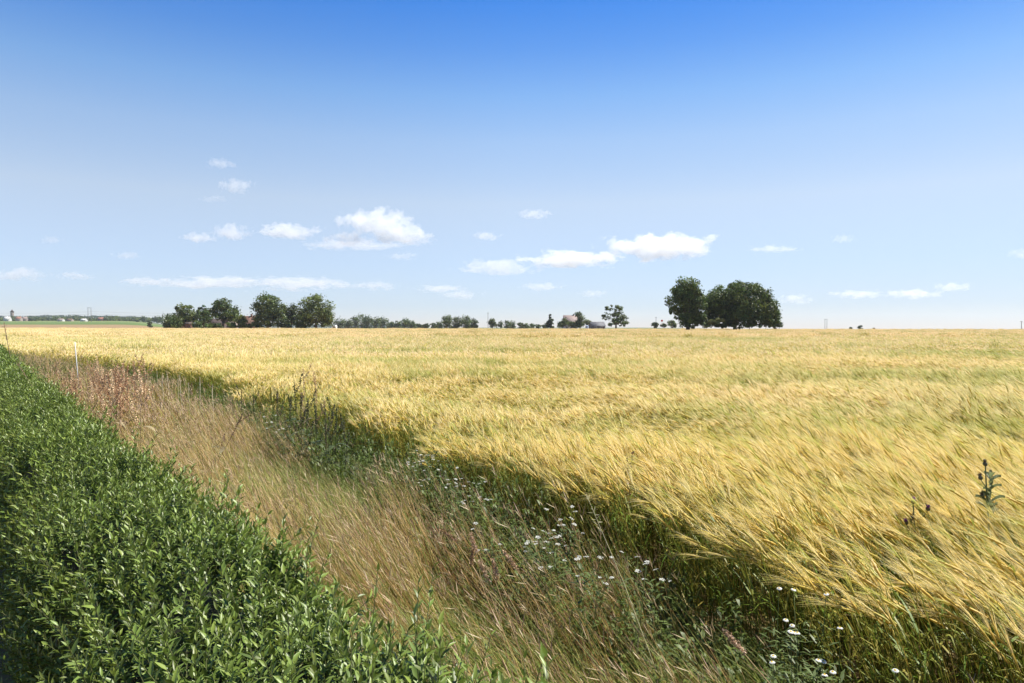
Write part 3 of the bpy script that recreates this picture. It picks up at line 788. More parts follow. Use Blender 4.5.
tree('shrub', 405, 664, [(662.5, 325.4, 3, 1.8), (665, 325.5, 2, 1.6)], 'low dark bush under the red roadside sign', DARK, 520, .42, seed=87, cat='shrub')
tree('shrub', 398, 672, [(671, 323.5, 4, 3), (674, 325, 4, 2.4)], 'ragged bush half hidden by the left side of the big pair', OAK, 900, .42, seed=88, cat='shrub')
for k, (px, row, rx, rz, w) in enumerate([(850.5, 328.2, 1.6, 1.0, 'smaller'), (860.5, 327.2, 2.4, 1.5, 'larger'), (874.5, 328.6, 1.4, .7, 'lowest')]):
    tree('shrub', 420, px, [(px, row, rx, rz), (px, row + 2, rx, 1.6)], '%s dark bush peeping over the empty right skyline' % w, DARK, 420, .4, 'bushes on the right skyline', seed=90 + k, trunk=False, cat='shrub')
tree('shrub', 560, 149.5, [(149.5, 323.6, 1.8, 2), (149.5, 325.8, 2.6, 1.8)], 'single small bush standing in the brown strip left of the farm', DARK, 600, .5, seed=95, cat='shrub')

# the village skyline, far left
rv = np.random.default_rng(5)
px = -6.0; k = 0
while px < 172:
    rx = rv.uniform(3.0, 5.6); hgt = rv.uniform(3.0, 5.2) + (1.2 if rv.uniform() > .8 else 0)
    base = 321.6
    tree('broadleaf_tree', 1330 + rv.uniform(-70, 90), px, [(px, base - hgt * .55, rx, hgt * .55), (px + 1, base - hgt * .35, rx, hgt * .4)], 'tiny dark tree in the village treeline along the far left skyline', (DARK, OAK, OLIVE)[k % 3], 480, 1.25,
         'village treeline on the far left', seed=200 + k, trunk=False)
    px += rx * rv.uniform(.75, 1.15); k += 1
def far_wood():
    """continuous woodland on the last ridge: reads as one dark strip"""
    r = np.random.default_rng(77); n = 16000
    pxs = r.uniform(-60, 420, n); d = r.uniform(2300, 2600, n)
    X = (pxs - 512) / F * d
    top = 9 + 9 * vnoise(pxs * .13, d * .004, 6)
    Z = ground_z(X, d) + top * r.uniform(0, 1, n) ** .6
    P = np.stack([X, d, Z], 1); nrm = norm(np.array([0, -.6, .6]) + .8 * r.normal(size=(n, 3)))
    a = norm(np.cross(nrm, r.normal(size=(n, 3)))); b = np.cross(nrm, a); s = r.uniform(1.4, 2.8, (n, 1))
    V = np.stack([P - a * s, P + b * s * .7, P + a * s, P - b * s * .7], 1); i = np.arange(n)[:, None] * 4
    mb = MB(); mb.add(V.reshape(-1, 3), quads=i + [0, 1, 2, 3], col=np.repeat(np.array([.035, .055, .024]) * r.uniform(.7, 1.3, (n, 1)), 4, 0))
    tag(mb.build('distant_wood', M_LEAF), 'dark woodland strip on the last ridge behind the village', 'woodland', kind='stuff')
far_wood()

# ------------------------------------------------------------------ buildings
def house(name, d, pc, w, dep, wall_h, ridge_h, label, cat, mw, mr, rz=0.0, windows=3, door=True, chimney=True, group=None, over=.35, barge=False):
    """gabled building, ridge along local x; w = length, dep = depth"""
    x, y, z = at(pc, d)
    root = empty(name, (x, y, z), label, cat, group, rz)
    mb = MB(); hw, hd = w / 2, dep / 2
    v = [(-hw, -hd, -.5), (hw, -hd, -.5), (hw, hd, -.5), (-hw, hd, -.5), (-hw, -hd, wall_h), (hw, -hd, wall_h), (hw, hd, wall_h), (-hw, hd, wall_h), (-hw, 0, ridge_h), (hw, 0, ridge_h)]
    mb.add(v, quads=[(0, 1, 5, 4), (2, 3, 7, 6), (1, 2, 6, 5), (3, 0, 4, 7)], tris=[(5, 6, 9), (7, 4, 8)])
    mb.build('wall', mw, root)
    rf = MB(); k = (ridge_h - wall_h) / hd
    for sgn in (-1, 1):
        e = hd + over
        a = [(-hw - over, sgn * e, wall_h - k * over + .06), (hw + over, sgn * e, wall_h - k * over + .06), (hw + over, 0, ridge_h + .06), (-hw - over, 0, ridge_h + .06)]
        b = [(p[0], p[1], p[2] + .16) for p in a]
        rf.add(a + b, quads=[(0, 1, 2, 3), (4, 7, 6, 5), (0, 4, 5, 1), (1, 5, 6, 2), (2, 6, 7, 3), (3, 7, 4, 0)])
    ro = rf.build('roof', mr, root)
    if chimney:
        c = MB(); c.box((w * .22, 0, ridge_h + .35), (.7, .6, 1.3)); c.box((w * .22, 0, ridge_h + 1.05), (.85, .75, .14)); c.build('chimney', M_BRICK, ro)
    if barge:
        for sgn in (-1, 1):
            bb = MB()
            for ss in (-1, 1):
                e = hd + over
                bb.tube([(sgn * (hw + over + .06), ss * e, wall_h - k * over + .1), (sgn * (hw + over + .06), 0, ridge_h + .12)], .22, .22, (.8, .8, .8), 4)
            bb.build('barge_board', M_WHITE, ro)
    for i in range(windows):
        wx = -hw + w * (i + .7) / (windows + .4)
        f = MB()
        for (cx, cz, sx_, sz_) in ((wx, 2.05, 1.3, .1), (wx, .95, 1.3, .1), (wx - .6, 1.5, .1, 1.0), (wx + .6, 1.5, .1, 1.0), (wx, 1.5, .06, 1.0)):
            f.box((cx, -hd - .03, cz), (sx_, .1, sz_))
        fo = f.build('window', M_WHITE, root)
        g = MB(); g.box((wx, -hd - .012, 1.5), (1.1, .03, 1.0)); g.build('pane', M_GLASS, fo)
    if door:
        g = MB(); g.box((hw * .72, -hd - .03, 1.0), (1.0, .08, 2.0)); dd = g.build('door', M_ROOF_B, root)
        g = MB(); g.box((hw * .72 + .35, -hd - .1, 1.0), (.12, .06, .05)); g.build('handle', M_STEEL, dd)
    return root

house('farmhouse', 330, 182, 11, 7.5, 3.6, 9.3, 'farmhouse with a steep dark roof and white gable edge behind the olive tree', 'house', M_BRICK, M_ROOF_D, rz=R(-58), barge=True)
house('barn', 322, 220, 14.5, 6.5, 3.0, 5.2, 'long low pale walled barn seen under the tree with a bare trunk', 'barn', M_WALL_P, M_ROOF_D, windows=4, chimney=False)
house('house', 318, 248.5, 6.4, 6.5, 2.9, 6.3, 'brown roofed brick house between two farm trees', 'house', M_BRICK, M_ROOF_B, windows=2)
house('outbuilding', 300, 189, 2.8, 2.2, 2.6, 3.3, 'little red outbuilding under the olive farmhouse tree', 'shed', M_BRICK, M_ROOF_D, windows=0, chimney=False, over=.15)
house('shed', 310, 334.5, 1.9, 1.8, 1.5, 1.9, 'tiny white shed at the right foot of the biggest farm tree', 'shed', M_WHITE, M_WHITE, windows=1, door=False, chimney=False, over=.1)
house('house', 450, 570.5, 9, 9, 5.2, 9.4, 'house with a pale pinkish roof behind bushes in the middle skyline', 'house', M_WALL_W, M_ROOF_P, windows=3)
house('barn', 432, 597, 8.6, 8, 2.4, 4.9, 'low barn with a dark grey roof left of the loose ragged tree', 'barn', M_ROOF_G, M_ROOF_G, rz=R(8), windows=2, chimney=False)
def tank():
    x, y, z = at(587, 426)
    root = empty('tank', (x, y, z), 'small pale blue tank standing at the left end of the grey roofed barn', 'tank')
    mb = MB(); mb.tube([(0, 0, -.3), (0, 0, 2.6)], 1.0, 1.0, (.5, .5, .5), 14); mb.tube([(0, 0, 2.6), (0, 0, 2.9)], 1.0, .1, (.5, .5, .5), 14); mb.build('tank_body', M_BLUE, root)
    c = MB(); c.tube([(0, 0, 2.85), (0, 0, 3.05)], .2, .2, (.5, .5, .5), 8); c.build('hatch', M_STEEL, root)
tank()
VH = 'village houses on the far left'
for (px, d, w, mw, mr, lab, hh) in ((7.5, 1240, 10, M_WALL_W, M_WALL_W, 'bright white house at the left edge below the church tower', 8.0), (19, 1250, 9, M_WALL_P, M_ROOF_R, 'red roofed house just right of the church tower', 8.0),
                                (25, 1260, 9, M_WALL_P, M_ROOF_P, 'pale pink roofed house right of the red roofed one by the church tower', 7.6), (61, 1200, 9, M_WALL_W, M_ROOF_P, 'longer white house in the treeline left of the twin poles', 4.8),
                                (70, 1210, 9, M_WALL_P, M_ROOF_B, 'low brown roofed house between the two white houses by the twin poles', 4.6), (84, 1200, 8.5, M_WALL_W, M_WALL_W, 'white house right at the foot of the twin power poles', 4.6),
                                (101, 1290, 9, M_BRICK, M_ROOF_R, 'red roofed house in the treeline right of the twin power poles', 6.5)):
    house('house', d, px, w, 8, hh * .55, hh, lab, 'house', mw, mr, windows=3, group=VH)
def church_tower():
    x, y, z = at(12.2, 1300)
    root = empty('church_tower', (x, y, z), 'dark slim church tower with a short spire over the far left village', 'church tower')
    mb = MB(); mb.box((0, 0, 8), (4.0, 4.0, 17)); mb.build('tower_wall', M_POLE, root)
    c = MB(); c.add([(-2.6, -2.6, 16.5), (2.6, -2.6, 16.5), (2.6, 2.6, 16.5), (-2.6, 2.6, 16.5), (0, 0, 22)], quads=[(3, 2, 1, 0)], tris=[(0, 1, 4), (1, 2, 4), (2, 3, 4), (3, 0, 4)]); c.build('spire', M_ROOF_D, root)
    for sx_ in (-1, 1):
        g = MB(); g.box((sx_ * 1.0, -2.33, 13.5), (.8, .1, 2)); g.build('belfry_opening', M_GLASS, root)
church_tower()

# ------------------------------------------------------------------ poles and wires
def power_pole(d, pc, top_row, label, legs=1, gap=0.0, arm=2.2, r=.16, group=None, arms=1):
    x, y, z = at(pc, d)
    H = CAM_Z - (top_row - EYE_ROW) * d / F - z
    root = empty('power_pole', (x, y, z), label, 'power pole', group)
    for k in range(legs):
        lx = (k - (legs - 1) / 2) * gap
        mb = MB(); mb.tube([(lx, 0, -.5), (lx, 0, H)], r * 1.2, r * .8, (.1, .1, .1), 8); mb.build('pole', M_POLE, root)
    for j in range(arms):
        mb = MB(); mb.box((0, 0, H - .5 - j * 1.6), (gap + arm, r * 1.1, r * 1.3)); ca = mb.build('crossarm', M_STEEL, root)
        for k in (-1, 0, 1):
            i = MB(); zz = H - .5 - j * 1.6 + r * .65
            i.tube([(k * (gap + arm) * .46, 0, zz), (k * (gap + arm) * .46, 0, zz + .35)], .09, .06, (.5, .5, .5), 6); i.build('insulator', M_GLASS, ca)
    return H
TP = 'twin leg power poles'
hl = power_pole(1120, 89.6, 307.5, 'twin leg power pole rising above the far left village treeline', 2, 5.0, 2.0, .36, TP)
power_pole(930, 826, 319, 'twin leg power pole on the empty skyline right of the big pair of trees', 2, 2.7, 1.2, .26, TP)
power_pole(470, 488, 312.6, 'single thin pole left of the small pointed tree', 1, 0, .9, .14)
power_pole(400, 656, 317, 'single thin pole left of the big pair of trees', 1, 0, .8, .11)
power_pole(480, 1021.6, 321, 'pole with a crossarm on the skyline at the right edge', 1, 0, 2.0, .17)
power_pole(780, 163, 311.5, 'short thin pole beside the left end of the farm trees', 1, 0, .8, .12)
def wire(rows, label, dz):
    pts = []
    ends = [(-60, 1180), (89.6, 1120), (230, 1060)]
    for (a, b) in zip(ends[:-1], ends[1:]):
        A = np.array(at(a[0], a[1], rows)); B = np.array(at(b[0], b[1], rows + .5))
        for t in np.linspace(0, 1, 12): 
            p = A * (1 - t) + B * t; p[2] -= 4 * t * (1 - t) * 3.0; pts.append(p)
    mb = MB(); mb.tube(pts, .15, .15, (.1, .1, .1), 4)
    tag(mb.build('power_line', M_STEEL), label, 'power line')
wire(311.2, 'upper faint power line strung across the sky over the far left village', 0)
wire(313.6, 'lower faint power line strung across the sky over the far left village', 0)
def red_sign():
    x, y, z = at(662, 395)
    H = CAM_Z - (320.7 - EYE_ROW) * 395 / F - z
    root = empty('road_sign', (x, y, z), 'small red sign on a thin post between the pole and the big pair of trees', 'sign')
    mb = MB(); mb.tube([(0, 0, -.3), (0, 0, H - .3)], .05, .05, (.1, .1, .1), 6); mb.build('post', M_STEEL, root)
    c = MB(); c.tube([(0, -.04, H), (0, .04, H)], .62, .62, (.5, .1, .1), 18); a = np.arange(18) / 18 * 2 * math.pi
    c.add(np.concatenate([[[0, -.045, H]], np.stack([.62 * np.cos(a), 0 * a - .045, H + .62 * np.sin(a)], 1)]), tris=[(0, 1 + k, 1 + (k + 1) % 18) for k in range(18)]); c.build('sign_plate', M_RED, root)
red_sign()

# ------------------------------------------------------------------ single plants of the verge
def on_offset(px, n):
    """ground point seen in column px at offset n from the hedge line"""
    u = (px - 512) / F; d = n / (NDIR[0] * u + NDIR[1])
    return u * d, d
def place(px, row, n):
    x, y = on_offset(px, n); z = gz(x, y)
    return (x, y, z), CAM_Z - (row - EYE_ROW) * y / F - z     # base, height that reaches the row

def dock(h, col, seed, spikes=5, label='', group=None, leaves=6, dens=1.0):
    r = np.random.default_rng(seed)
    root = empty('dock_plant', (0, 0, 0), label, 'weed', group)
    st = MB(); ax = [np.array([.02 * math.sin(3 * t) * h, .02 * t, h * t]) for t in np.linspace(0, 1, 7)]
    st.tube(ax, .0045, .0022, np.array(col) * .9, 5)
    sp = []
    for k in range(spikes):
        t = .48 + .40 * k / max(1, spikes - 1); b = np.array([np.interp(t, np.linspace(0, 1, 7), [p[i] for p in ax]) for i in range(3)])
        az = r.uniform(0, 6.28); L = h * r.uniform(.20, .34) * (1.25 - t * .6)
        e = b + np.array([math.cos(az) * L * .42, math.sin(az) * L * .42, L * .9]); m = (b + e) / 2 + np.array([math.cos(az), math.sin(az), -.4]) * L * .07
        st.tube([b, m, e], .0022, .0010, np.array(col) * .9, 4); sp.append([b, m, e])
    st.build('stem', M_STEM, root)
    sp.append(ax[4:])
    for pts in sp:
        pts = np.array(pts); mb = MB(); n = int(95 * dens * (1.5 if len(pts) > 3 else 1) * np.linalg.norm(pts[-1] - pts[0]) / .25)
        t = r.uniform(.12, 1.0, n); t = np.round(t * 13) / 13 + r.normal(0, .012, n)
        q = np.stack([np.interp(t, np.linspace(0, 1, len(pts)), pts[:, i]) for i in range(3)], 1)
        az = r.uniform(0, 6.28, n); rad = r.uniform(.002, .018, n) * (1.15 - .5 * t)
        c = q + np.stack([np.cos(az) * rad, np.sin(az) * rad, r.normal(0, .003, n)], 1)
        a = norm(r.normal(size=(n, 3))); b = norm(np.cross(a, r.normal(size=(n, 3)))); s = r.uniform(.004, .0085, (n, 1))
        V = np.stack([c - a * s, c + b * s, c + a * s, c - b * s], 1); i = np.arange(n)[:, None] * 4
        mb.add(V.reshape(-1, 3), quads=i + [0, 1, 2, 3], col=np.repeat(np.array(col) * r.uniform(.6, 1.5, (n, 1)), 4, 0))
        mb.build('seed_spike', M_GRASS, root)
    if leaves:
        mb = MB()
        n = leaves * 2; t = r.uniform(.08, .62, n); az = r.uniform(0, 6.28, n); L = h * r.uniform(.10, .2, n)
        X = np.stack([np.cos(az), np.sin(az), 0 * az], 1); b = np.stack([0 * t, 0 * t, t * h], 1); tt = np.linspace(0, 1, 5)
        P = b[:, None] + X[:, None] * (L[:, None] * tt)[..., None] + np.array([0, 0, 1.0]) * (L[:, None] * (.55 * tt - .75 * tt ** 2))[..., None]
        W = (L * .16)[:, None] * np.array([.25, .9, 1, .7, .05])
        lc = (np.array([.06, .09, .03]) * .6 + np.array(col) * .4) * r.uniform(.7, 1.3, (n, 1))
        mb.ribbons(P, W, np.stack([-X[:, 1], X[:, 0], 0 * az], 1), lc)
        mb.build('foliage', M_GRASS, root)
    return root

# dark dock spikes at the barley edge, left of the middle
DG = 'dark dock spikes along the barley edge'
dark_spots = [(240, 391, 2.95), (253, 395, 3.0), (278, 392, 2.95), (288, 404, 2.85), (294, 383, 3.05), (302, 394, 2.95), (307, 399, 2.9), (314, 407, 2.85), (325, 405, 2.95), (330, 412, 2.85), (335, 407, 2.95), (231, 399, 2.9), (345, 421, 2.85)]
protos = [dock(1.0, c, 500 + k, 3, 'x', DG, 8, 1.25) for k, c in enumerate([(.085, .085, .042), (.070, .085, .036), (.105, .085, .05)])]
dark_lab = {294: 'tallest dark dock spike, rising highest against the barley left of the middle', 240: 'slim dark dock spike standing apart on the left of the dark group', 253: 'green topped dock just right of the leftmost slim spike'}
for k, (px, row, n) in enumerate(dark_spots):
    base, h = place(px, row, n)
    lab = dark_lab.get(px, 'dark dock spike in the close row at the barley edge left of middle')
    if k < 3: o = protos[k]; o.location = base; o.scale = (h * .9, h * .9, h); o.rotation_euler[2] = k; o['label'] = lab
    else: copy_thing(protos[k % 3], base, lab, k * 1.7, (h * .9, h * .9, h))
# rusty dry docks further left
RG = 'rusty dry docks between hedge and barley'
rust = []
rr_ = np.random.default_rng(31)
for k in range(34):
    px_ = rr_.uniform(50, 150); n_ = 1.05 + (px_ - 56) / 94 * .55 + rr_.uniform(0, .75)
    rust.append((px_, 385 - 26 * (n_ - 1.0) / 1.3 + rr_.uniform(-9, 9), n_))
rust.sort()
rp_ = [dock(1.0, c, 520 + k, 8, 'x', RG, 1, .8) for k, c in enumerate([(.54, .35, .20), (.44, .25, .14), (.64, .46, .28)])]
for k, (px, row, n) in enumerate(rust):
    base, h = place(px, row, n)
    lab = 'rusty brown dry dock in the thicket beside the hedge on the left'
    if k < 3: o = rp_[k]; o.location = base; o.scale = (h, h, h); o['label'] = lab
    else: copy_thing(rp_[k % 3], base, lab, k * 2.1, (h, h, h))
def single_spike(px, row, n, col, label, lean=(0, 0)):
    base, h = place(px, row, n)
    o = dock(h, col, int(px), 2, label, None, 2, 1.0); o.location = base; o.rotation_euler = (lean[1], lean[0], 0)
single_spike(628, 459, 3.45, (.20, .12, .08), 'lone brown spike sticking up out of the barley above the white flowers')
single_spike(302, 369, 3.6, (.48, .33, .19), 'tall pale brown dry spike rising behind the tallest dark dock')
single_spike(314, 377, 3.5, (.44, .29, .16), 'pale brown branched dry spike leaning over the dark dock row')
single_spike(199, 402, 2.0, (.26, .16, .10), 'dark leaning dry spike across the grass below the pale upright stalks', lean=(.5, 0))

# pale upright dry stalks
def dry_stalk(seed):
    r = np.random.default_rng(seed)
    root = empty('dry_stalk', (0, 0, 0), 'x', 'dry stalk', 'pale upright stalks at the barley edge')
    mb = MB(); mb.tube([(0, 0, 0), (.005, 0, .35), (-.004, 0, .7), (.01, 0, 1.0)], .0052, .0030, (.58, .50, .36), 5); mb.build('stem', M_STEM, root)
    hd = MB(); n = 26; t = r.uniform(.80, 1.0, n); az = r.uniform(0, 6.28, n)
    b = np.stack([.01 * t, 0 * t, t], 1); d = np.stack([np.cos(az) * .4, np.sin(az) * .4, 0 * az + .9], 1); l = r.uniform(.02, .05, (n, 1))
    hd.ribbons(np.stack([b, b + d * l * .5, b + d * l], 1), np.array([.001, .0026, .0006])[None] * np.ones((n, 1)), norm(np.cross(d, r.normal(size=(n, 3)))), np.array([.55, .46, .31])); hd.build('seed_head', M_GRASS, root)
    return root
ds = [dry_stalk(540), dry_stalk(541)]
for k, (px, row) in enumerate([(135, 364), (150, 368), (157, 371), (163, 377), (170, 375), (178, 380), (184, 376), (191, 383), (200, 379), (213, 386)]):
    base, h = place(px, row, 2.75 + .12 * (k % 3))
    lab = {135: 'leftmost pale dry stalk, leaning apart from the pale row', 157: 'tallest pale dry stalk in the upright row left of the dark docks'}.get(px, 'pale straw coloured upright stalk in the thin row left of the dark docks')
    if k < 2: o = ds[k]; o.location = base; o.scale = (1, 1, h); o['label'] = lab
    else: o = copy_thing(ds[k % 2], base, lab, k, (1, 1, h))
    o.rotation_euler = (.03 * math.sin(k * 3), .10 * math.sin(k * 5) - .03, k)

def stake():
    x, y = on_offset(80, 2.0); z = gz(x, y); top = CAM_Z - (343 - EYE_ROW) * y / F
    root = empty('marker_stake', (x, y, z), 'slim white wooden stake standing in the far end of the grass strip', 'stake')
    h = top - z; mb = MB(); mb.box((-.02, 0, h * .5), (.014, .014, h), 0); o = mb.build('stake_post', M_WALL_W, root)
    c = MB(); c.add([(-.027, -.007, h), (-.013, -.007, h), (-.013, .007, h), (-.027, .007, h), (-.02, 0, h + .04)], tris=[(0, 1, 4), (1, 2, 4), (2, 3, 4), (3, 0, 4)]); c.build('pointed_tip', M_WHITE, root)
    root.rotation_euler = (0, -.07, 0)
stake()
def stick(px0, row0, px1, row1, n, label, r0=.010, col=(.22, .15, .09)):
    x, y = on_offset((px0 + px1) / 2, n)
    a = np.array([(px0 - 512) / F * y, y, CAM_Z - (row0 - EYE_ROW) * y / F]); b = np.array([(px1 - 512) / F * y, y, CAM_Z - (row1 - EYE_ROW) * y / F])
    b = a + (b - a) * ((a[2] - .3) / (a[2] - b[2]))
    root = empty('dry_stalk', tuple(b), label, 'dry stalk')
    mb = MB(); mb.tube([(0, 0, 0), (a - b) * .5 + np.array([.01, 0, 0]), a - b], r0, r0 * .4, col, 5); mb.build('stem', M_STEM, root)
    h = MB(); r = np.random.default_rng(int(px0 * 7)); m = 24; t = r.uniform(.78, 1, (m, 1)); d = norm((a - b)[None] * .8 + .5 * r.normal(size=(m, 3))); p = (a - b) * t; l = r.uniform(.02, .05, (m, 1)) * (r0 / .004) ** .5
    h.ribbons(np.stack([p, p + d * l * .5, p + d * l], 1), np.array([.001, .003, .0006])[None] * np.ones((m, 1)) * (r0 / .004) ** .5, norm(np.cross(d, r.normal(size=(m, 3)))), np.array(col)); h.build('seed_head', M_GRASS, root)
stick(4, 324, 8.5, 352, .62, 'thin dark stalk rising above the skyline at the left edge over the hedge', .012)
stick(16, 362, 40, 402, .60, 'slanting brown stalk poking out of the far end of the hedge', .006)
stick(587, 496, 627, 597, 2.15, 'long pale grass stalk crossing the shaded barley edge right of the white flowers', .0022, (.55, .50, .30))

# cocksfoot seed heads in the grass
def seed_grass(px, row, n, label, tilt, col, ang):
    base, h = place(px, row, n)
    r = np.random.default_rng(int(px * 3 + row))
    root = empty('seed_head_grass', (base[0] + tilt * h, base[1], base[2]), label, 'grass', 'brown seed heads above the tan grass')
    T = np.array([-tilt * h, 0, h]); pts = [np.array([0, 0, 0]), T * .4 + [.05 * h, 0, .05], T * .8 + [.04 * h, 0, .03], T]
    mb = MB(); mb.tube(pts, .0016, .0011, (.42, .29, .15), 4); mb.build('stem', M_STEM, root)
    hd = MB(); d = np.array([math.cos(ang), 0, math.sin(ang)]); L = .075
    m = 210; t = r.uniform(0, 1, m); lump = np.round(t * 4) / 4 + r.normal(0, .05, m)
    c = T + d * (L * lump)[:, None] + r.normal(size=(m, 3)) * .0045
    a = norm(d + .7 * r.normal(size=(m, 3))); b = norm(np.cross(a, r.normal(size=(m, 3)))); s = r.uniform(.0035, .006, (m, 1))
    V = np.stack([c - a * s, c + b * s * .45, c + a * s, c - b * s * .45], 1); i = np.arange(m)[:, None] * 4
    hd.add(V.reshape(-1, 3), quads=i + [0, 1, 2, 3], col=np.repeat(np.array(col) * r.uniform(.6, 1.4, (m, 1)), 4, 0)); hd.build('seed_head', M_GRASS, root)
seed_grass(455, 542, 1.70, 'dark drooping seed head pointing left, upper left of the seed head cluster', .35, (.26, .15, .08), 2.5)
seed_grass(476, 552, 1.72, 'pale pink brown seed head standing upright, top of the seed head cluster', .3, (.46, .30, .20), 1.9)
seed_grass(471, 566, 1.62, 'dark brown seed head, leftmost low one of the cluster', .3, (.28, .17, .09), 1.5)
seed_grass(497, 580, 1.62, 'plump tan seed head in the middle of the cluster', .28, (.42, .27, .17), 1.8)
seed_grass(516, 570, 1.68, 'rightmost tan seed head of the cluster', .28, (.44, .29, .18), 2.2)
seed_grass(488, 582, 1.58, 'lowest pale seed head of the cluster', .28, (.48, .34, .22), 2.0)
seed_grass(745, 655, 1.75, 'arching pinkish seed head near the bottom edge below the shaded barley', .5, (.46, .31, .20), 2.3)

# white flowering plants
def white_flower_plant(seed, heads, spread, daisy=False, group=None):
    r = np.random.default_rng(seed)
    root = empty('mayweed_plant' if daisy else 'yarrow_plant', (0, 0, 0), 'x', 'wildflower', group)
    st, lf = MB(), MB(); hd = []
    fork = np.array([0, 0, .5])
    st.tube([(0, 0, 0), (.01, .01, .25), fork], .0028, .0022, (.11, .14, .05), 4)
    for k in range(heads):
        a = r.uniform(0, 6.28); q = spread * math.sqrt(r.uniform(.02, 1)); e = np.array([q * math.cos(a), q * math.sin(a), 1 - .22 * r.uniform() - q * .4])
        f = fork * r.uniform(.55, 1)
        st.tube([f, (f + e) / 2 + np.array([0, 0, -.03]), e], .0018, .0012, (.11, .14, .05), 3); hd.append(e)
    n = 120; t = r.uniform(.05, .92, n); a = r.uniform(0, 6.28, n); q = spread * .7 * t * r.uniform(0, 1, n)
    b = np.stack([q * np.cos(a), q * np.sin(a), t * .9], 1); d = norm(np.stack([np.cos(a), np.sin(a), r.uniform(-.2, .9, n)], 1)); l = r.uniform(.02, .055, (n, 1))
    lf.ribbons(np.stack([b, b + d * l * .5, b + d * l - [0, 0, .006]], 1), np.array([.3, 1, .1])[None] * l * (.10 if daisy else .14), norm(np.cross(d, [0, 0, 1.0]) + .01), np.array([.09, .125, .03]) * r.uniform(.7, 1.3, (n, 1)))
    st.build('stem', M_STEM, root); lf.build('foliage', M_GRASS, root)
    for e in hd:
        mb = MB(); tiltv = norm(np.array([.25 * r.normal(), .25 * r.normal() - .15, 1.0])); ax = norm(np.cross(tiltv, [1, 0, .1])); ay = np.cross(tiltv, ax)
        if daisy:
            m = 13; aa = np.arange(m) / m * 6.283; u = ax[None] * np.cos(aa)[:, None] + ay[None] * np.sin(aa)[:, None]
            P = np.stack([e + u * .003, e + u * .007 + tiltv * .001, e + u * .0105 - tiltv * .004], 1)
            mb.ribbons(P, np.array([.0014, .0022, .0010])[None] * np.ones((m, 1)), np.cross(tiltv, u), np.array([.68, .68, .66]))
            h = mb.build('flower_head', M_GRASS, root)
            c = MB(); bb = np.arange(10) / 10 * 6.283; c.add(np.concatenate([[e + tiltv * .005], e + .0042 * (ax[None] * np.cos(bb)[:, None] + ay[None] * np.sin(bb)[:, None]) + tiltv * .001]), tris=[(0, 1 + j, 1 + (j + 1) % 10) for j in range(10)], col=(.62, .42, .03)); c.build('disc', M_GRASS, h)
        else:
            m = 34; rr = .0135 * np.sqrt(r.uniform(0, 1, m)) * r.uniform(.6, 1.2); aa = r.uniform(0, 6.28, m)
            c = e + (ax[None] * np.cos(aa)[:, None] + ay[None] * np.sin(aa)[:, None]) * rr[:, None] + tiltv * (.006 - 8 * rr[:, None] ** 2 + r.normal(0, .0012, (m, 1)))
            nn = norm(tiltv + .35 * r.normal(size=(m, 3))); a1 = norm(np.cross(nn, r.normal(size=(m, 3)))); b1 = np.cross(nn, a1); s = r.uniform(.0024, .0038, (m, 1))
            V = np.stack([c - a1 * s, c - b1 * s, c + a1 * s, c + b1 * s], 1); i = np.arange(m)[:, None] * 4
            mb.add(V.reshape(-1, 3), quads=i + [0, 1, 2, 3], col=np.repeat(np.array([.62, .62, .56]) * r.uniform(.85, 1.05, (m, 1)), 4, 0)); mb.build('flower_head', M_GRASS, root)
    return root
def flower_set(protos, spots, lab, group):
    for k, s_ in enumerate(spots):
        px, row, n = s_[:3]; base, h = place(px, row, n); l = s_[3] if len(s_) > 3 else lab
        if not protos[k % len(protos)].get('used'): o = protos[k % len(protos)]; o['used'] = 1; o.location = base; o['label'] = l; o['group'] = group; o.scale = (1, 1, h)
        else: o = copy_thing(protos[k % len(protos)], base, l, k * 1.3, (1, 1, h), group)
        o.rotation_euler[2] = k * 1.3
def yar(seed): return [white_flower_plant(seed + k, 4 + k, .09 + .02 * k) for k in range(3)]
Y3 = yar(560)
flower_set(Y3, [(409, 452, 2.86), (414, 464, 2.72), (424, 447, 2.95), (431, 444, 2.98), (433, 458, 2.80), (449, 465, 2.80), (456, 471, 2.75), (464, 480, 2.66), (471, 476, 2.78), (481, 486, 2.72)], 'white flowered yarrow in the upper drift along the barley edge', 'yarrow in the upper drift')
flower_set(Y3, [(530, 527, 2.32), (538, 520, 2.40), (546, 524, 2.36), (553, 521, 2.42), (556, 535, 2.28), (563, 503, 2.56), (572, 501, 2.60)], 'white flowered yarrow in the brightest clump, just right of the seed heads', 'yarrow in the brightest clump')
flower_set(Y3, [(582, 540, 2.30, 'cream flowered yarrow at the right edge of the brightest white clump'), (593, 545, 2.30, 'yellowish yarrow lowest right of the brightest white clump'), (637, 547, 2.42, 'sparse left yarrow in the shade under the barley edge'),
                (655, 552, 2.44, 'sparse right yarrow in the shade under the barley edge'), (491, 521, 2.2, 'single low white yarrow between the upper drift and the seed heads'), (269, 413, 2.7, 'white yarrow among the dark docks, left one'), (283, 420, 2.65, 'white yarrow among the dark docks, right one'), (50, 352, 2.6, 'small white flowers at the far end of the hedge')], '', 'scattered yarrow')
D2 = [white_flower_plant(580 + k, 1 + k, .07, True) for k in range(2)]
flower_set(D2, [(776, 586, 2.40), (786, 594, 2.34), (803, 587, 2.44), (800, 611, 2.30), (822, 589, 2.46), (779, 630, 2.12), (798, 632, 2.16), (817, 636, 2.2), (842, 622, 2.32), (842, 648, 2.18)], 'white daisy like mayweed in the shade below the barley, lower right', 'mayweed below the barley')
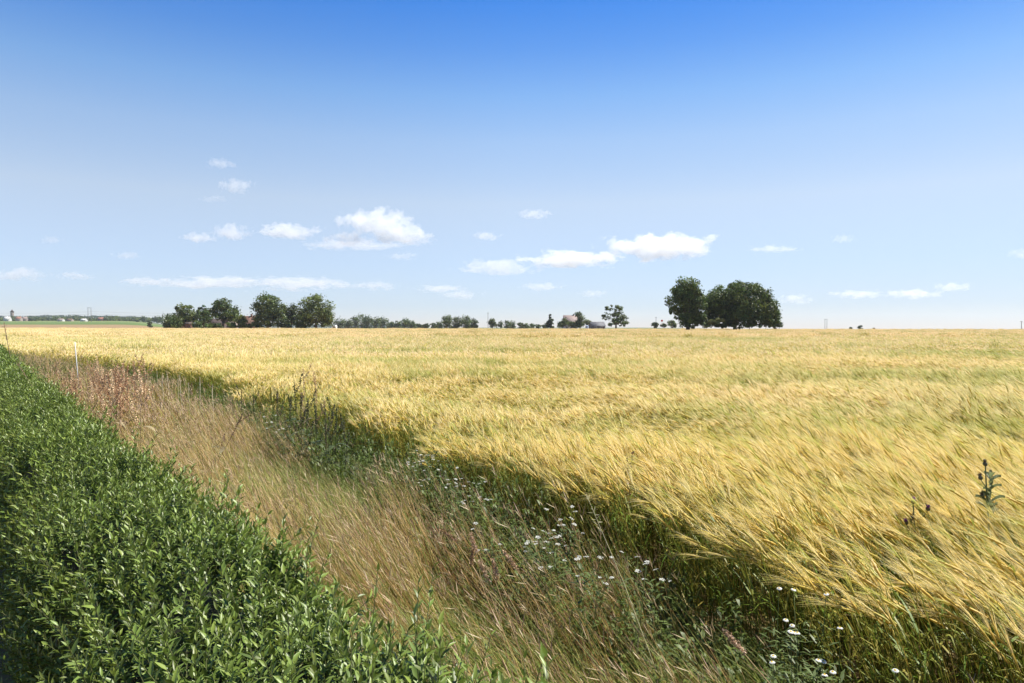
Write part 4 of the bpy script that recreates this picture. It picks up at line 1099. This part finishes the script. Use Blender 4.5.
flower_set(D2, [(893, 669, 2.18, 'left one of the two low mayweeds at the bottom edge'), (906, 671, 2.2, 'right one of the two low mayweeds at the bottom edge')], '', 'low mayweeds at the bottom edge')

# thistles in the barley
def thistle(px, row_top, d, crop_row, label, heads, leafy, purple):
    r = np.random.default_rng(int(px)); x = (px - 512) / F * d; z = gz(x, d); h = CAM_Z - (row_top - EYE_ROW) * d / F - z
    root = empty('thistle', (x, d, z), label, 'thistle')
    st = MB(); ax = [np.array([-.02 * t * t * 1.6 + .012 * math.sin(5 * t), 0, h * t]) for t in np.linspace(0, 1, 9)]
    st.tube(ax, .006, .003, (.10, .13, .06), 6); tips = [ax[-1]]
    z0 = h - .26
    for k in range(heads - 1):
        t = .80 + .17 * k / max(1, heads - 1); b = np.array([-.02 * t * t, 0, h * t]); az = r.uniform(0, 6.28) if k else 3.0; L = r.uniform(.05, .09)
        e = b + np.array([math.cos(az) * L * .7, math.sin(az) * L * .7, L * .8]); st.tube([b, (b + e) / 2 + [0, 0, -.01], e], .003, .002, (.10, .13, .06), 5); tips.append(e)
    st.build('stem', M_STEM, root)
    if leafy:
        for k in range(17):
            t = (z0 + .225 * (k / 17) * 1.0) / h; b = np.array([-.02 * t * t, 0, h * t]); az = k * 2.4 + r.normal(0, .5); L = .075 * (1.15 - .6 * k / 17) * r.uniform(.6, 1.3)
            X = np.array([math.cos(az), math.sin(az), 0]); Yv = np.array([-X[1], X[0], 0]); tt = np.linspace(0, 1, 9)
            mid = b + X[None] * (L * tt)[:, None] * .85 + np.array([0, 0, 1.0])[None] * (L * (1.15 * tt - .65 * tt ** 2))[:, None]
            w = L * .25 * np.array([.35, .95, .45, 1.1, .5, .95, .4, .5, .02])          # lobed, spiny outline
            G = np.stack([mid - Yv * w[:, None] + [0, 0, .012], mid, mid + Yv * w[:, None] + [0, 0, .012]], 1)
            mb = MB(); mb.grid(G[None], np.array([.15, .18, .085]) * r.uniform(.7, 1.4)); mb.build('leaf', M_GRASS, root)
    for e in tips:
        mb = MB(); up = norm(np.array([r.normal() * .25, r.normal() * .25, 1.0])); prof = [(.0, .004), (.006, .010), (.014, .0115), (.021, .008)]
        ref = norm(np.cross(up, [1, .2, 0])); r2 = np.cross(up, ref); aa = np.arange(11) / 10 * 6.283
        G = np.stack([np.stack([e + up * zz + rr * (ref * math.cos(q) + r2 * math.sin(q)) for q in aa]) for zz, rr in prof]); mb.grid(G[None], (.09, .085, .05)); hd = mb.build('flower_head', M_STEM, root)
        m = 40; d_ = norm(up + .38 * r.normal(size=(m, 3))); b = e + up * .020 + r.normal(size=(m, 3)) * .002; c = MB()
        c.ribbons(np.stack([b, b + d_ * .009, b + d_ * .016], 1), np.array([.0012, .0016, .0005])[None] * np.ones((m, 1)), norm(np.cross(d_, r.normal(size=(m, 3)))), (.30, .10, .32) if purple else (.13, .10, .075)); c.build('florets', M_GRASS, hd)
thistle(996, 467, 3.55, 512, 'leafy green thistle standing out of the barley at the right edge', 3, True, False)
thistle(924, 505, 3.5, 520, 'small purple thistle flowers just above the barley left of the leafy thistle', 4, False, True)

# ------------------------------------------------------------------ clouds
def cloud_mat(name, dens, nscale, cover):
    m = bpy.data.materials.new(name); m.use_nodes = True
    n, l = m.node_tree.nodes, m.node_tree.links
    n.remove(n['Principled BSDF'])
    pv = n.new('ShaderNodeVolumePrincipled'); l.new(pv.outputs[0], n['Material Output'].inputs['Volume'])
    pv.inputs['Color'].default_value = (.99, .99, .99, 1); pv.inputs['Anisotropy'].default_value = 0.2
    tc = n.new('ShaderNodeTexCoord'); oi = n.new('ShaderNodeObjectInfo')
    sc = n.new('ShaderNodeVectorMath'); sc.operation = 'MULTIPLY_ADD'; sc.inputs[1].default_value = (2.6, 1.4, 1.0)
    l.new(tc.outputs['Object'], sc.inputs[0]); l.new(oi.outputs['Location'], sc.inputs[2])
    nz = n.new('ShaderNodeTexNoise'); nz.inputs['Scale'].default_value = nscale; nz.inputs['Detail'].default_value = 6; nz.inputs['Roughness'].default_value = .62
    m.cycles.volume_step_rate = 0.22
    l.new(sc.outputs[0], nz.inputs['Vector'])
    ln = n.new('ShaderNodeVectorMath'); ln.operation = 'LENGTH'; l.new(tc.outputs['Object'], ln.inputs[0])
    a = n.new('ShaderNodeMath'); a.operation = 'MULTIPLY_ADD'; a.inputs[1].default_value = -0.46; a.inputs[2].default_value = cover   # cover - .55 * radius
    l.new(ln.outputs['Value'], a.inputs[0])
    b = n.new('ShaderNodeMath'); b.operation = 'ADD'; l.new(a.outputs[0], b.inputs[0]); l.new(nz.outputs['Fac'], b.inputs[1])
    mr = n.new('ShaderNodeMapRange'); mr.interpolation_type = 'SMOOTHSTEP'; mr.inputs['From Min'].default_value = .5; mr.inputs['From Max'].default_value = .575; mr.inputs['To Max'].default_value = dens
    l.new(b.outputs[0], mr.inputs['Value'])
    l.new(mr.outputs[0], pv.inputs['Density'])
    return m
M_CLOUD = cloud_mat('cumulus', .0046, 1.6, .24)
M_WISP = cloud_mat('thin_cloud', .0021, 1.7, .225)
def hull():
    mb = MB(); a = np.linspace(0, 2 * math.pi, 25); b = np.linspace(-math.pi / 2, math.pi / 2, 13)
    G = np.stack([np.stack([np.cos(q) * np.cos(a), np.cos(q) * np.sin(a), 0 * a + max(math.sin(q), -.62)], -1) for q in b]); mb.grid(G[None], (1, 1, 1))
    return mb
HULL = hull().mesh('cloud', None)
def cloud(x0, x1, r0, r1, label, thin=False, d=9000.0, group='white fair weather clouds', depth=.5):
    """cloud spanning these columns and rows when seen from the field, with its true distance, size and thickness"""
    m = d / F; w = (x1 - x0) / 2 * m * 1.55; h = (r1 - r0) / 2 * m * 1.25
    o = bpy.data.objects.new('cloud', HULL); COL.objects.link(o)
    o.location = (((x0 + x1) / 2 - 512) * m, d, CAM_Z - ((r0 + r1) / 2 - EYE_ROW) * m)
    o.scale = (w, min(w * .8, max(h * 1.4, w * depth)), h)
    o.material_slots[0].link = 'OBJECT'
    o.material_slots[0].material = M_WISP if thin else M_CLOUD
    return tag(o, label, 'cloud', group, 'thing')
HULL.materials.append(M_CLOUD)
cloud(206, 237, 158, 171, 'highest small cloud at the upper left', d=5200)
cloud(221, 255, 177, 196, 'small puffy cloud just below the highest one at the upper left', d=5600)
cloud(338, 412, 205, 240, 'tallest lump of the largest heaped cloud left of the middle', d=8200)
cloud(368, 434, 222, 248, 'lower right lump of the largest heaped cloud', d=8250)
cloud(326, 372, 228, 249, 'lower left lump of the largest heaped cloud', d=8150)
cloud(296, 360, 238, 252, 'flat cloud along the lower left foot of the largest heaped cloud', True, d=8500)
cloud(256, 323, 221, 242, 'wedge shaped cloud left of the largest heaped cloud', d=8300)
cloud(213, 253, 222, 243, 'small ragged cloud left of the wedge shaped cloud', d=8400)
cloud(180, 217, 231, 245, 'leftmost puff of the broken row with the largest cloud', d=8600)
cloud(400, 436, 236, 248, 'right tail of the largest heaped cloud', True, d=8400)
cloud(471, 501, 231, 242, 'small flat white cloud alone in the middle of the sky', d=8600)
cloud(517, 550, 208, 221, 'small thin cloud high in the middle of the sky', d=7400)
cloud(604, 717, 230, 266, 'long bright heaped cloud above the left side of the big trees', d=9200)
cloud(520, 622, 249, 271, 'stretched flat cloud left of the long bright heaped cloud', d=10400)
cloud(455, 545, 256, 278, 'pale left end of the stretched flat cloud', True, d=10600)
cloud(-8, 48, 265, 284, 'thin cloud bank cut by the left edge', True, d=11500)
cloud(112, 144, 250, 261, 'small faint cloud above the farm on the left', True, d=10800)
cloud(40, 64, 235, 246, 'tiny faint cloud near the left edge', True, d=9500)
cloud(155, 265, 273, 291, 'left half of the long low cloud bank over the farm', True, d=13000)
cloud(240, 358, 274, 294, 'right half of the long low cloud bank over the farm', True, d=13200)
cloud(355, 400, 279, 292, 'small low cloud right of the bank over the farm', True, d=13400)
cloud(520, 564, 280, 293, 'low oval cloud above the conifer', True, d=13000)
cloud(438, 482, 289, 301, 'faint low cloud above the four round trees', True, d=14500)
cloud(578, 608, 288, 299, 'faint small cloud over the grey barn', True, d=14500)
cloud(772, 815, 292, 306, 'faint low cloud right of the big trees', True, d=14500)
cloud(828, 886, 288, 300, 'left of the three low clouds over the empty right skyline', True, d=13800)
cloud(880, 944, 287, 301, 'middle of the three low clouds over the empty right skyline', True, d=14000)
cloud(930, 975, 281, 293, 'right and highest of the three low clouds over the empty right skyline', True, d=13800)
cloud(830, 854, 233, 245, 'tiny cloud high above the empty right skyline', True, d=9400)
cloud(1006, 1040, 247, 261, 'faint cloud cut by the right edge', True, d=10500)
cloud(385, 420, 251, 262, 'small shred of cloud below the tail of the largest heaped cloud', True, d=10000)

for (x0, x1, r0, r1, d, lab) in ((318, 412, 238, 252, 8700, 'thin streak joining the wedge cloud to the foot of the largest heaped cloud'), (552, 618, 250, 262, 10300, 'thin streak under the left end of the long bright heaped cloud'),
                                 (118, 185, 275, 288, 13300, 'faint streak at the left end of the long low cloud bank'), (410, 470, 283, 294, 13600, 'faint low streak right of the small low cloud'),
                                 (198, 234, 195, 204, 5700, 'faint shred below the small puffy upper left cloud'), (745, 800, 244, 254, 9800, 'faint shred of cloud above the right side of the big trees'), (55, 95, 270, 282, 11800, 'faint shred right of the thin bank at the left edge')):
    cloud(x0, x1, r0, r1, lab, True, d=d)

# ------------------------------------------------------------------ air
def build_haze():
    m = bpy.data.materials.new('haze'); m.use_nodes = True
    n, l = m.node_tree.nodes, m.node_tree.links
    n.remove(n['Principled BSDF'])
    pv = n.new('ShaderNodeVolumePrincipled'); l.new(pv.outputs[0], n['Material Output'].inputs['Volume'])
    pv.inputs['Color'].default_value = (.80, .88, 1.0, 1); pv.inputs['Density'].default_value = 0.00008; pv.inputs['Anisotropy'].default_value = .3
    mb = MB(); mb.box((0, 2150, 21), (11200, 4700, 130)); o = mb.build('haze', m)
    tag(o, 'thin bluish summer haze over the farmland', 'haze', kind='stuff')
build_haze()
